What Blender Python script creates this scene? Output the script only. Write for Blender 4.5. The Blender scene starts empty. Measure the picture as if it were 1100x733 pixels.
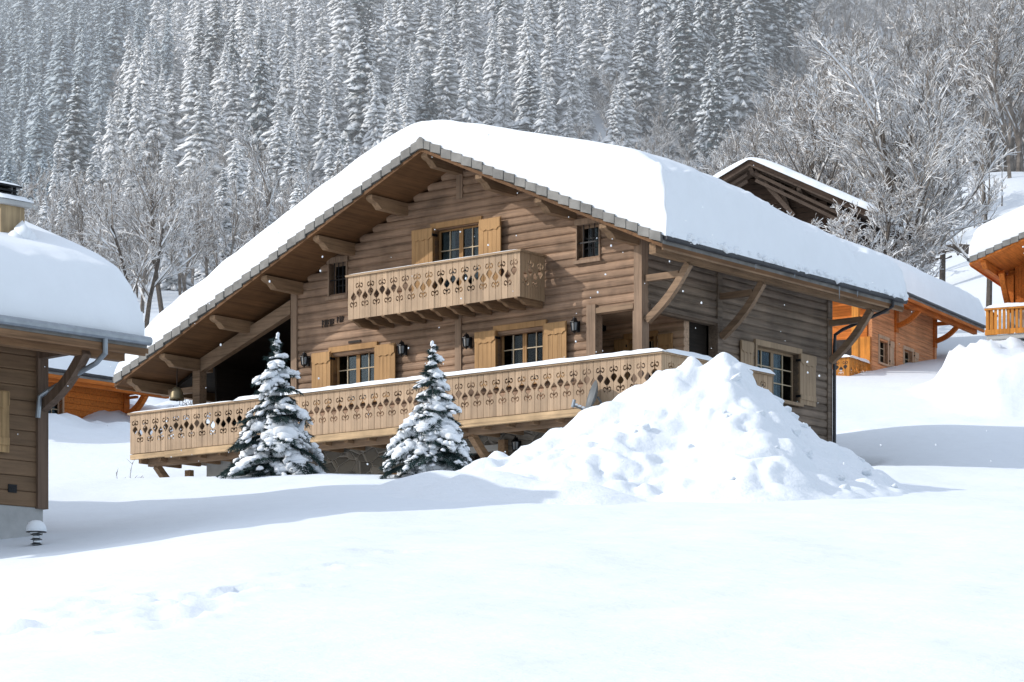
import bpy, bmesh, math, random
import numpy as np
from mathutils import Vector, Matrix, noise
PI = math.pi
rnd = random.Random(7)
scene = bpy.context.scene
COL = scene.collection

# ------------------------------------------------------------------ camera (level, lens shift)
F_PX, YH = 2905.0, 825.25
cam_d = bpy.data.cameras.new("camera")
cam = bpy.data.objects.new("camera", cam_d)
COL.objects.link(cam)
cam_d.sensor_width = 36.0
cam_d.lens = 36.0 * F_PX / 1100.0
cam_d.shift_y = (YH - 366.5) / 1100.0
cam_d.clip_start, cam_d.clip_end = 0.5, 5000
cam.location = (0, 0, 0)
cam.rotation_euler = (PI / 2, 0, 0)
scene.camera = cam

def at(px, py, Y):                                     # a point of the place, from where it shows and how far it is
    return Vector(((px - 550) / F_PX * Y, Y, (YH - py) / F_PX * Y))

# ------------------------------------------------------------------ tagging
def tag(o, label=None, cat=None, group=None, kind=None):
    if label: o['label'] = label
    if cat: o['category'] = cat
    if group: o['group'] = group
    if kind: o['kind'] = kind
    return o

def thing(name, label, cat, loc=(0, 0, 0), rz=0.0, group=None):
    o = bpy.data.objects.new(name, None)
    o.empty_display_size = 0.3
    COL.objects.link(o)
    o.location = loc
    o.rotation_euler = (0, 0, rz)
    return tag(o, label, cat, group)

# ------------------------------------------------------------------ mesh collector
class MB:
    def __init__(s):
        s.v, s.f, s.m = [], [], []
    def add(s, vs, fs, m=0):
        b = len(s.v)
        s.v += [tuple(p) for p in vs]
        s.f += [tuple(i + b for i in f) for f in fs]
        s.m += [m] * len(fs)
    def prism(s, poly, vec, m=0):
        n = len(poly)
        vec = Vector(vec)
        a = [Vector(p) for p in poly]
        vs = a + [p + vec for p in a]
        nrm = Vector((0, 0, 0))
        for i in range(n):
            nrm += a[i].cross(a[(i + 1) % n])
        flip = nrm.dot(vec) > 0
        fs = []
        f0, f1 = list(range(n)), list(range(n, 2 * n))
        if flip: fs += [f0[::-1], f1]
        else: fs += [f0, f1[::-1]]
        for i in range(n):
            j = (i + 1) % n
            q = [i, j, j + n, i + n]
            fs.append(q if flip else q[::-1])
        s.add(vs, fs, m)
    def box(s, a, b, m=0):
        x0, y0, z0 = [min(p, q) for p, q in zip(a, b)]
        x1, y1, z1 = [max(p, q) for p, q in zip(a, b)]
        s.prism([(x0, y0, z0), (x1, y0, z0), (x1, y1, z0), (x0, y1, z0)], (0, 0, z1 - z0), m)
    def beam(s, p, q, w, h, up=(0, 0, 1), m=0):
        p, q, up = Vector(p), Vector(q), Vector(up)
        d = (q - p).normalized()
        sd = d.cross(up).normalized()
        uu = sd.cross(d).normalized()
        poly = [p + sd * (w / 2 * a) + uu * (h / 2 * b) for a, b in ((-1, -1), (1, -1), (1, 1), (-1, 1))]
        s.prism(poly, q - p, m)
    def tube(s, pts, rad, n=8, m=0, cap=True):
        pts = [Vector(p) for p in pts]
        if not hasattr(rad, '__len__'): rad = [rad] * len(pts)
        vs, fs = [], []
        ref = None
        for i, p in enumerate(pts):
            d = (pts[min(i + 1, len(pts) - 1)] - pts[max(i - 1, 0)]).normalized()
            if ref is None:
                ref = d.orthogonal().normalized()
            ref = (ref - d * ref.dot(d)).normalized()
            b = d.cross(ref)
            for k in range(n):
                t = 2 * PI * k / n
                vs.append(p + (ref * math.cos(t) + b * math.sin(t)) * rad[i])
        for i in range(len(pts) - 1):
            for k in range(n):
                a, c = i * n + k, i * n + (k + 1) % n
                fs.append((a, c, c + n, a + n))
        if cap:
            fs.append(tuple(range(n))[::-1])
            fs.append(tuple(range((len(pts) - 1) * n, len(pts) * n)))
        s.add(vs, fs, m)
    def lathe(s, prof, c=(0, 0, 0), n=16, m=0):
        c = Vector(c)
        vs, fs = [], []
        for r, z in prof:
            for k in range(n):
                t = 2 * PI * k / n
                vs.append(c + Vector((r * math.cos(t), r * math.sin(t), z)))
        for i in range(len(prof) - 1):
            for k in range(n):
                a, b = i * n + k, i * n + (k + 1) % n
                fs.append((a, b, b + n, a + n))
        s.add(vs, fs, m)
    def build(s, name, mats, parent=None, smooth=False):
        me = bpy.data.meshes.new(name)
        me.from_pydata(s.v, [], s.f)
        if not isinstance(mats, (list, tuple)): mats = [mats]
        for mm in mats: me.materials.append(mm)
        me.polygons.foreach_set('material_index', s.m)
        if smooth: me.polygons.foreach_set('use_smooth', [True] * len(s.f))
        me.update()
        o = bpy.data.objects.new(name, me)
        COL.objects.link(o)
        if parent: o.parent = parent
        return o

class Fr:                                              # a wall plane: (a along, out of the wall, z)
    def __init__(s, o, ax, out):
        s.o, s.ax, s.out = Vector(o), Vector(ax), Vector(out)
    def p(s, a, o, z):
        return s.o + s.ax * a + s.out * o + Vector((0, 0, z))
    def box(s, mb, a0, a1, o0, o1, z0, z1, m=0):
        poly = [s.p(a0, o0, z0), s.p(a1, o0, z0), s.p(a1, o1, z0), s.p(a0, o1, z0)]
        mb.prism(poly, (0, 0, z1 - z0), m)
FAC = Fr((0, 0, 0), (1, 0, 0), (0, -1, 0))             # the gable front
SID = Fr((0, 0, 0), (0, 1, 0), (1, 0, 0))              # the wall under the eave

def ss(a, b, x):
    if a == b: return 0.0 if x < a else 1.0
    t = min(1, max(0, (x - a) / (b - a)))
    return t * t * (3 - 2 * t)

def nz(x, y, z=0.0):
    return noise.noise(Vector((x, y, z)))

# ------------------------------------------------------------------ materials
def new_mat(name):
    m = bpy.data.materials.new(name)
    m.use_nodes = True
    nt = m.node_tree
    return m, nt, nt.nodes['Principled BSDF']

def nd(nt, t, **kw):
    n = nt.nodes.new(t)
    for k, v in kw.items(): setattr(n, k, v)
    return n

def mathn(nt, op, a, b=None):
    n = nd(nt, 'ShaderNodeMath', operation=op)
    for i, x in enumerate((a, b)):
        if x is None: continue
        if isinstance(x, (int, float)): n.inputs[i].default_value = x
        else: nt.links.new(x, n.inputs[i])
    return n.outputs[0]

def mixc(nt, fac, a, b, mode='MIX'):
    n = nd(nt, 'ShaderNodeMix', data_type='RGBA', blend_type=mode)
    for sock, x in ((n.inputs[0], fac), (n.inputs[6], a), (n.inputs[7], b)):
        if isinstance(x, (int, float)): sock.default_value = x
        elif isinstance(x, tuple): sock.default_value = x if len(x) == 4 else (*x, 1)
        else: nt.links.new(x, sock)
    return n.outputs[2]

def noise_tex(nt, vec, scale, detail=3, rough=0.55):
    n = nd(nt, 'ShaderNodeTexNoise')
    n.inputs['Scale'].default_value = scale
    n.inputs['Detail'].default_value = detail
    n.inputs['Roughness'].default_value = rough
    if vec is not None: nt.links.new(vec, n.inputs['Vector'])
    return n.outputs['Fac']

def ramp(nt, fac, stops):
    r = nd(nt, 'ShaderNodeValToRGB')
    el = r.color_ramp.elements
    while len(el) < len(stops): el.new(0.5)
    for e, (p, c) in zip(el, stops):
        e.position = p
        e.color = (*c, 1) if len(c) == 3 else c
    nt.links.new(fac, r.inputs[0])
    return r.outputs[0]

def wood(name, col, axis=0, pitch=None, comp=2, var=0.22, rough=0.75, grain=1.0, weather=0.25):
    m, nt, bs = new_mat(name)
    tc = nd(nt, 'ShaderNodeTexCoord')
    mp = nd(nt, 'ShaderNodeMapping')
    sc = [16, 16, 16]
    sc[axis] = 0.7
    mp.inputs['Scale'].default_value = sc
    nt.links.new(tc.outputs['Object'], mp.inputs['Vector'])
    g = noise_tex(nt, mp.outputs[0], 1.0, 5, 0.65)
    k = 0.45 * grain
    c = ramp(nt, g, [(0.28, tuple(x * (1 - k) for x in col)), (0.5, col), (0.75, tuple(min(1, x * (1 + k * 0.6)) for x in col))])
    w = noise_tex(nt, tc.outputs['Object'], 0.9, 4, 0.6)
    wf = ramp(nt, w, [(0.35, (1 - weather,) * 3), (0.65, (1 + weather * 0.4,) * 3)])
    c = mixc(nt, 1.0, c, wf, 'MULTIPLY')
    if pitch:
        sx = nd(nt, 'ShaderNodeSeparateXYZ')
        nt.links.new(tc.outputs['Object'], sx.inputs[0])
        fl = mathn(nt, 'FLOOR', mathn(nt, 'DIVIDE', sx.outputs[comp], pitch))
        wn = nd(nt, 'ShaderNodeTexWhiteNoise', noise_dimensions='1D')
        nt.links.new(fl, wn.inputs['W'])
        val = mathn(nt, 'ADD', mathn(nt, 'MULTIPLY', wn.outputs['Value'], var), 1 - var * 0.6)
        cb = nd(nt, 'ShaderNodeCombineColor')
        for i in range(3): nt.links.new(val, cb.inputs[i])
        c = mixc(nt, 1.0, c, cb.outputs[0], 'MULTIPLY')
    nt.links.new(c, bs.inputs['Base Color'])
    bs.inputs['Roughness'].default_value = rough
    bs.inputs['Specular IOR Level'].default_value = 0.25
    bp = nd(nt, 'ShaderNodeBump')
    bp.inputs['Strength'].default_value = 0.35
    bp.inputs['Distance'].default_value = 0.02
    nt.links.new(g, bp.inputs['Height'])
    nt.links.new(bp.outputs[0], bs.inputs['Normal'])
    return m

def plain(name, col, rough=0.6, metal=0.0, ns=6.0, var=0.25, spec=0.4, bump=0.0):
    m, nt, bs = new_mat(name)
    tc = nd(nt, 'ShaderNodeTexCoord')
    g = noise_tex(nt, tc.outputs['Object'], ns, 4)
    c = ramp(nt, g, [(0.3, tuple(x * (1 - var) for x in col)), (0.7, tuple(min(1, x * (1 + var)) for x in col))])
    nt.links.new(c, bs.inputs['Base Color'])
    bs.inputs['Roughness'].default_value = rough
    bs.inputs['Metallic'].default_value = metal
    bs.inputs['Specular IOR Level'].default_value = spec
    if bump:
        bp = nd(nt, 'ShaderNodeBump')
        bp.inputs['Strength'].default_value = bump
        bp.inputs['Distance'].default_value = 0.05
        nt.links.new(g, bp.inputs['Height'])
        nt.links.new(bp.outputs[0], bs.inputs['Normal'])
    return m

def snow_mat(name, col=(0.725, 0.77, 0.815), b1=0.25, s1=2.5, d1=0.12):
    m, nt, bs = new_mat(name)
    tc = nd(nt, 'ShaderNodeTexCoord')
    g = noise_tex(nt, tc.outputs['Object'], s1, 6, 0.6)
    g2 = noise_tex(nt, tc.outputs['Object'], 38.0, 3, 0.6)
    h = mathn(nt, 'ADD', g, mathn(nt, 'MULTIPLY', g2, 0.10))
    bp = nd(nt, 'ShaderNodeBump')
    bp.inputs['Strength'].default_value = b1
    bp.inputs['Distance'].default_value = d1
    nt.links.new(h, bp.inputs['Height'])
    nt.links.new(bp.outputs[0], bs.inputs['Normal'])
    c = ramp(nt, g, [(0.3, tuple(x * 0.97 for x in col)), (0.7, col)])
    nt.links.new(c, bs.inputs['Base Color'])
    bs.inputs['Roughness'].default_value = 0.9
    bs.inputs['Specular IOR Level'].default_value = 0.15
    return m

def glass_mat(name):
    m, nt, bs = new_mat(name)
    out = nt.nodes['Material Output']
    tr = nd(nt, 'ShaderNodeBsdfTransparent')
    tr.inputs[0].default_value = (0.55, 0.6, 0.62, 1)
    gl = nd(nt, 'ShaderNodeBsdfGlossy')
    gl.inputs['Roughness'].default_value = 0.02
    gl.inputs['Color'].default_value = (0.9, 0.95, 1, 1)
    fr = nd(nt, 'ShaderNodeFresnel')
    fr.inputs[0].default_value = 1.5
    tc = nd(nt, 'ShaderNodeTexCoord')
    g = noise_tex(nt, tc.outputs['Object'], 1.3, 2)
    bp = nd(nt, 'ShaderNodeBump')
    bp.inputs['Strength'].default_value = 0.08
    nt.links.new(g, bp.inputs['Height'])
    nt.links.new(bp.outputs[0], gl.inputs['Normal'])
    mx = nd(nt, 'ShaderNodeMixShader')
    nt.links.new(mathn(nt, 'MULTIPLY', fr.outputs[0], 0.16), mx.inputs[0])
    nt.links.new(tr.outputs[0], mx.inputs[1])
    nt.links.new(gl.outputs[0], mx.inputs[2])
    nt.links.new(mx.outputs[0], out.inputs[0])
    return m

def stone_mat(name):
    m, nt, bs = new_mat(name)
    tc = nd(nt, 'ShaderNodeTexCoord')
    mp = nd(nt, 'ShaderNodeMapping')
    mp.inputs['Scale'].default_value = (1, 1, 1.7)
    nt.links.new(tc.outputs['Object'], mp.inputs['Vector'])
    vo = nd(nt, 'ShaderNodeTexVoronoi', feature='F1')
    vo.inputs['Scale'].default_value = 2.3
    ve = nd(nt, 'ShaderNodeTexVoronoi', feature='DISTANCE_TO_EDGE')
    ve.inputs['Scale'].default_value = 2.3
    nt.links.new(mp.outputs[0], vo.inputs['Vector'])
    nt.links.new(mp.outputs[0], ve.inputs['Vector'])
    c = ramp(nt, mathn(nt, 'MULTIPLY', nd_sep(nt, vo.outputs['Color']), 1.0),
             [(0.0, (0.09, 0.085, 0.075)), (0.5, (0.17, 0.155, 0.13)), (1.0, (0.27, 0.24, 0.2))])
    e = ramp(nt, ve.outputs['Distance'], [(0.0, (0.0,) * 3), (0.06, (1,) * 3)])
    n = noise_tex(nt, tc.outputs['Object'], 14, 4)
    c = mixc(nt, mathn(nt, 'MULTIPLY', n, 0.5), c, (0.12, 0.10, 0.08))
    c = mixc(nt, e, (0.33, 0.30, 0.26), c)
    nt.links.new(c, bs.inputs['Base Color'])
    bs.inputs['Roughness'].default_value = 0.9
    bp = nd(nt, 'ShaderNodeBump')
    bp.inputs['Strength'].default_value = 0.8
    bp.inputs['Distance'].default_value = 0.05
    nt.links.new(e, bp.inputs['Height'])
    nt.links.new(bp.outputs[0], bs.inputs['Normal'])
    return m

def nd_sep(nt, col):
    s = nd(nt, 'ShaderNodeSeparateColor')
    nt.links.new(col, s.inputs[0])
    return s.outputs[0]

M = {}
M['snow'] = snow_mat('snow')
M['snow_roof'] = snow_mat('roof_snow', col=(0.82, 0.855, 0.89), b1=0.16, s1=1.6)
M['snow_pile'] = snow_mat('pile_snow', col=(0.76, 0.80, 0.84), b1=0.35, s1=3.5, d1=0.16)
M['snow_tree'] = snow_mat('tree_snow', col=(0.83, 0.86, 0.89), b1=0.5, s1=9, d1=0.05)
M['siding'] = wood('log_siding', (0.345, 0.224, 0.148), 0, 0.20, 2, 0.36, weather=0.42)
M['siding_porch_paled'] = wood('log_siding_porch_paled', (0.55, 0.38, 0.26), 0, 0.22, 2, 0.3)  # log siding paled: light missing in the dim porch is put into the colour
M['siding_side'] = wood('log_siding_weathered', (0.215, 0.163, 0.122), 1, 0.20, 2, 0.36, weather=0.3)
M['post'] = wood('post_wood', (0.30, 0.205, 0.14), 2)
M['beam_v'] = wood('beam_wood_deep', (0.26, 0.165, 0.095), 1)
M['beam_u'] = wood('beam_wood_across', (0.27, 0.18, 0.115), 0)
M['board'] = wood('railing_wood', (0.43, 0.305, 0.20), 2, 0.19, 0, 0.22, weather=0.15, grain=0.6)
M['board_side'] = wood('railing_wood_side', (0.42, 0.295, 0.185), 2, 0.19, 1, 0.22, weather=0.15, grain=0.6)
M['rail'] = wood('handrail_wood', (0.36, 0.25, 0.155), 0)
M['fascia'] = wood('deck_beam_wood', (0.52, 0.36, 0.205), 0, weather=0.35)
M['shutter'] = wood('shutter_wood', (0.45, 0.265, 0.12), 2, 0.14, 0, 0.14, weather=0.12, grain=0.6)
M['shutter_side'] = wood('shutter_wood_side', (0.37, 0.265, 0.17), 2, 0.14, 1, 0.14, weather=0.15, grain=0.6)
M['frame'] = wood('window_wood', (0.42, 0.24, 0.105), 2, grain=0.5)
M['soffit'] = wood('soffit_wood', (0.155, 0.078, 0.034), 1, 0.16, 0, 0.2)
M['dark'] = wood('shade_black_wood', (0.02, 0.015, 0.011), 1, 0.2, 2, 0.3)  # near-black colour stands for deep shade on sheltered walls and in openings
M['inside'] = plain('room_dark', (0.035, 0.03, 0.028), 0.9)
M['floor'] = wood('deck_floor', (0.2, 0.14, 0.09), 0)
M['tile'] = plain('verge_tile', (0.185, 0.18, 0.168), 0.7, ns=2.3, var=0.35, bump=0.2)
M['gutter'] = plain('gutter_metal', (0.045, 0.045, 0.048), 0.45, 0.5, var=0.2)
M['zinc'] = plain('zinc_gutter', (0.30, 0.33, 0.36), 0.4, 0.7, var=0.15)
M['black'] = plain('black_iron', (0.012, 0.012, 0.014), 0.45, 0.4)
M['lamp_glass'] = plain('lamp_glass', (0.22, 0.24, 0.26), 0.15, var=0.1)
M['glass'] = glass_mat('window_glass')
M['curtain'] = plain('curtain', (0.55, 0.55, 0.52), 0.9, ns=9, var=0.2)
M['muntin'] = plain('pale_muntin', (0.52, 0.42, 0.28), 0.6, var=0.1)
M['stone'] = stone_mat('stone_wall')
M['plaster'] = plain('plaster', (0.42, 0.42, 0.41), 0.9, ns=3, var=0.12, bump=0.2)
M['o_wood'] = wood('orange_siding', (0.58, 0.175, 0.03), 0, 0.2, 2, 0.2, weather=0.15)
M['o_side'] = wood('pale_orange_siding', (0.62, 0.285, 0.13), 1, 0.2, 2, 0.2, weather=0.15)
M['o_beam'] = wood('orange_beam', (0.52, 0.15, 0.024), 1)
M['o_post'] = wood('orange_post', (0.70, 0.28, 0.05), 2)
M['o_board'] = wood('orange_railing', (0.58, 0.23, 0.04), 2, 0.19, 0, 0.2)
M['o_frame'] = wood('pale_frame', (0.52, 0.36, 0.24), 2)
M['l_side'] = wood('brown_siding', (0.20, 0.125, 0.072), 1, 0.25, 2, 0.22, weather=0.15, grain=0.7)
M['l_post'] = wood('brown_post', (0.15, 0.10, 0.07), 2, weather=0.1)
M['l_beam'] = wood('brown_beam', (0.24, 0.135, 0.07), 1)
M['l_shut'] = wood('left_shutter_wood', (0.42, 0.27, 0.13), 2, 0.14, 1, 0.15)
M['barn'] = wood('barn_wood', (0.05, 0.03, 0.02), 0, 0.25, 2, 0.4)
M['barn_beam'] = wood('barn_beam', (0.085, 0.06, 0.045), 1)
M['chim'] = wood('chimney_cladding', (0.44, 0.325, 0.19), 2, 0.3, 0, 0.15)
M['dish'] = plain('dish_grey', (0.11, 0.12, 0.125), 0.5, var=0.12)
M['brass'] = plain('old_brass', (0.20, 0.165, 0.10), 0.5, 0.6)
M['needle'] = plain('fir_needles', (0.028, 0.052, 0.05), 0.8, ns=5, var=0.5, spec=0.2)
M['bark'] = plain('tree_bark', (0.085, 0.07, 0.058), 0.9, ns=6, var=0.4)
M['sign_dark'] = plain('carved_letters', (0.03, 0.02, 0.015), 0.8)
M['rock'] = plain('dark_debris', (0.07, 0.065, 0.06), 0.9, ns=3, var=0.4)

def forest_mat(name, snow_c, need_c, lo, hi, sc):
    """snow lying in clots on fir boughs: where the clots part the needles show"""
    m, nt, bs = new_mat(name)
    tc = nd(nt, 'ShaderNodeTexCoord')
    g = noise_tex(nt, tc.outputs['Object'], sc, 4, 0.65)
    oi = nd(nt, 'ShaderNodeObjectInfo')
    sh = mathn(nt, 'ADD', g, mathn(nt, 'MULTIPLY', mathn(nt, 'SUBTRACT', oi.outputs['Random'], 0.5), 0.12))
    c = ramp(nt, sh, [(lo, need_c), (hi, snow_c)])
    nt.links.new(c, bs.inputs['Base Color'])
    bs.inputs['Roughness'].default_value = 0.9
    bs.inputs['Specular IOR Level'].default_value = 0.1
    return m
M['f_snow'] = forest_mat('forest_snow', (0.90, 0.915, 0.925), (0.32, 0.34, 0.35), 0.25, 0.42, 1.9)  # needle tones here and below paled: haze mixed into the colour
M['f_need'] = forest_mat('hazed_forest_needles', (0.60, 0.62, 0.63), (0.17, 0.195, 0.205), 0.30, 0.58, 1.6)
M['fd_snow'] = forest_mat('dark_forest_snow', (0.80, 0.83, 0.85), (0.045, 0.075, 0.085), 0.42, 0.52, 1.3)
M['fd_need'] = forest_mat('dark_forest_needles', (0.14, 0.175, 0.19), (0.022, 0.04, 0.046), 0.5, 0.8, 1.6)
M['ff_snow'] = forest_mat('shade_tinted_far_snow', (0.58, 0.65, 0.70), (0.24, 0.30, 0.335), 0.36, 0.55, 1.1)  # far firs: mountain shade and haze painted into both colours
M['ff_need'] = forest_mat('shade_tinted_far_needles', (0.38, 0.44, 0.48), (0.19, 0.24, 0.27), 0.42, 0.75, 1.6)
M['b_snow'] = forest_mat('twig_snow', (0.76, 0.77, 0.78), (0.38, 0.34, 0.305), 0.33, 0.50, 2.0)
M['b_bark'] = forest_mat('twig_bark', (0.31, 0.275, 0.24), (0.115, 0.098, 0.085), 0.35, 0.65, 1.5)

# ------------------------------------------------------------------ terrain
PH = math.radians(38.399)
CP, SP = math.cos(PH), math.sin(PH)
HX, HY, HZ = 3.0519, 63.0683, 8.33
def loc_uv(X, Y):
    dx, dy = X - HX, Y - HY
    return dx * CP - dy * SP, dx * SP + dy * CP

PY = [-60, -20, 0, 15, 30, 44, 55, 62, 68, 72, 78, 85, 95, 115, 130, 160, 200, 270, 350, 450, 560, 700, 900, 1300]
PZ = [-7.5, -3.6, -1.6, 0.42, 2.42, 4.3, 5.85, 6.85, 7.35, 7.75, 8.8, 10.1, 12.3, 16.8, 20.3, 26.5, 34.5, 48.5, 67, 112, 163, 236, 345, 560]
def hermite_tab():
    n = len(PY)
    d = [(PZ[i + 1] - PZ[i]) / (PY[i + 1] - PY[i]) for i in range(n - 1)]
    t = [d[0]] + [2 * d[i - 1] * d[i] / (d[i - 1] + d[i]) if d[i - 1] * d[i] > 0 else 0 for i in range(1, n - 1)] + [d[-1]]
    return t
PT = hermite_tab()
def prof(y):
    if y <= PY[0]: return PZ[0] + PT[0] * (y - PY[0])
    if y >= PY[-1]: return PZ[-1] + PT[-1] * (y - PY[-1])
    for i in range(len(PY) - 1):
        if y < PY[i + 1]: break
    h = PY[i + 1] - PY[i]
    s = (y - PY[i]) / h
    return ((1 + 2 * s) * (1 - s) ** 2 * PZ[i] + s * (1 - s) ** 2 * h * PT[i]
            + s * s * (3 - 2 * s) * PZ[i + 1] + s * s * (s - 1) * h * PT[i + 1])

FEET = []
def footprints():
    r = random.Random(3)
    for (x0, y0, x1, y1, n) in ((40, 700, 250, 630, 26), (60, 640, 235, 640, 16), (20, 660, 130, 625, 12), (180, 655, 420, 600, 14), (250, 690, 180, 720, 6)):
        for i in range(n):
            t = i / max(1, n - 1)
            px = x0 + (x1 - x0) * t + r.uniform(-10, 10)
            py = y0 + (y1 - y0) * t + r.uniform(-9, 9)
            # where that sight line meets the slope
            a = (YH - py) / F_PX
            Y = 15.0
            while prof(Y) < a * Y and Y < 60: Y += 0.1
            FEET.append(((px - 550) / F_PX * Y, Y, r.uniform(0.09, 0.17), r.uniform(0.04, 0.075)))
footprints()

def ground(X, Y):
    sh = 0.9 * max(0.0, -(X + 38)) * ss(260, 420, Y)
    z = prof(Y - sh)
    z += -0.62 * ss(-2, -8.5, X) * ss(63, 50, Y)
    z += 1.25 * math.exp(-((max(X, 8) - 13.0) ** 2 / 60 * (1 if X < 13 else .3) + (Y - 75.0) ** 2 / 28)) * ss(5.5, 9, X)
    z += 9.0 * ss(14, 34, X) * ss(118, 185, Y) * ss(420, 230, Y)
    if Y < 130:
        z += 0.13 * nz(X * 0.16, Y * 0.13, 1.7) + 0.05 * nz(X * 0.5, Y * 0.42, 4.2) + (0.016 * nz(X * 1.7, Y * 1.1, 8.8) + .03 * max(0, nz(X * .9, Y * .5, 14.0)) if Y < 70 else 0)
        # drifts along the front of the deck
        u, v = loc_uv(X, Y)
        if -22 < u < 6 and -9 < v < 0:
            z -= (0.26 - 0.16 * nz(u * 0.33, 5.5)) * math.exp(-((v + 2.6) / 2.6) ** 2) * ss(6, 0, u) * ss(-21, -16, u)
        du = max(-14.6 - u, u - 0.1, 0)
        dv = max(-0.4 - v, v - 9.0, 0)
        k = ss(1.0, 0.0, math.hypot(du, dv))
        if k > 0: z = z * (1 - k) + min(z, 6.9) * k
    if X < -3 and 56 < Y < 100:
        z -= 0.36 * ss(-4, -9, X) * ss(56, 64, Y) * ss(82, 74, Y)
        z += 0.30 * ss(-5, -9, X) * ss(80, 86, Y) * ss(100, 93, Y)
        z += 0.45 * math.exp(-((X + 14.9) ** 2 / 1.6 + (Y - 86.5) ** 2 / 4))
    if 20 < Y < 57 and X < 3 and FEET:
        for fx, fy, fr, fd in FEET:
            q = ((X - fx) / fr) ** 2 + ((Y - fy) / (fr * 1.7)) ** 2
            if q < 6: z += fd * (0.35 * math.exp(-(q - 2.2) ** 2) - math.exp(-q * q))
    if Y > 130:
        k = ss(130, 330, Y)
        z += k * (6.5 * nz(X * 0.013, Y * 0.009, 3.3) + 2.0 * nz(X * 0.05, Y * 0.04, 6.1))
    else:
        # ploughed banks beyond the house
        z += (0.8 * max(0, nz(X * 0.55, Y * 0.5, 2.0)) + 0.3 * nz(X * 1.4, Y * 1.2, 7.7)) * (ss(84, 88, Y) * ss(112, 100, Y) if X < -5 else .3 * ss(84, 90, Y) * ss(98, 92, Y) + .9 * ss(95, 97, Y) * ss(112, 106, Y) * ss(15, 17, X))
        z += 1.9 * ss(16.0, 17.6, X + .5 * nz(Y * .7, 2.0)) * ss(94.5, 99, Y) * ss(110, 104, Y) * (1 + .3 * nz(X * .5, Y * .3, 5.0) + .16 * nz(X * 1.6, Y * 1.0, 6.0) + .07 * nz(X * 3.5, Y * 2.2, 2.0))
    return z

def build_ground():
    ys = []
    y = -60.0
    while y < 1300:
        ys.append(y)
        y += 2.5 if y < 12 else 0.16 if y < 50 else 0.22 if y < 75 else 0.5 if y < 115 else 2.0 if y < 200 else 6.0 if y < 700 else 25
    sx = []
    s = -1.2
    while s < 1.2001:
        sx.append(s)
        a = abs(s)
        s += 0.0032 if a < 0.215 else 0.012 if a < 0.35 else 0.05
    n = len(sx)
    vs = []
    for y in ys:
        w = max(y, 0) + 14
        for s in sx:
            X = s * w
            vs.append((X, y, ground(X, y)))
    fs = []
    for j in range(len(ys) - 1):
        for i in range(n - 1):
            a = j * n + i
            fs.append((a, a + 1, a + 1 + n, a + n))
    mb = MB()
    mb.v, mb.f, mb.m = vs, fs, [0] * len(fs)
    o = mb.build('snow_ground', M['snow'], None, True)
    tag(o, kind='structure')
build_ground()

# ------------------------------------------------------------------ pieces of a chalet
class Roof:
    def __init__(s, ur, za, t, u0, u1, v0, v1):
        s.ur, s.za, s.t, s.u0, s.u1, s.v0, s.v1 = ur, za, t, u0, u1, v0, v1
    def z(s, u): return s.za - s.t * abs(u - s.ur)

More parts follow.
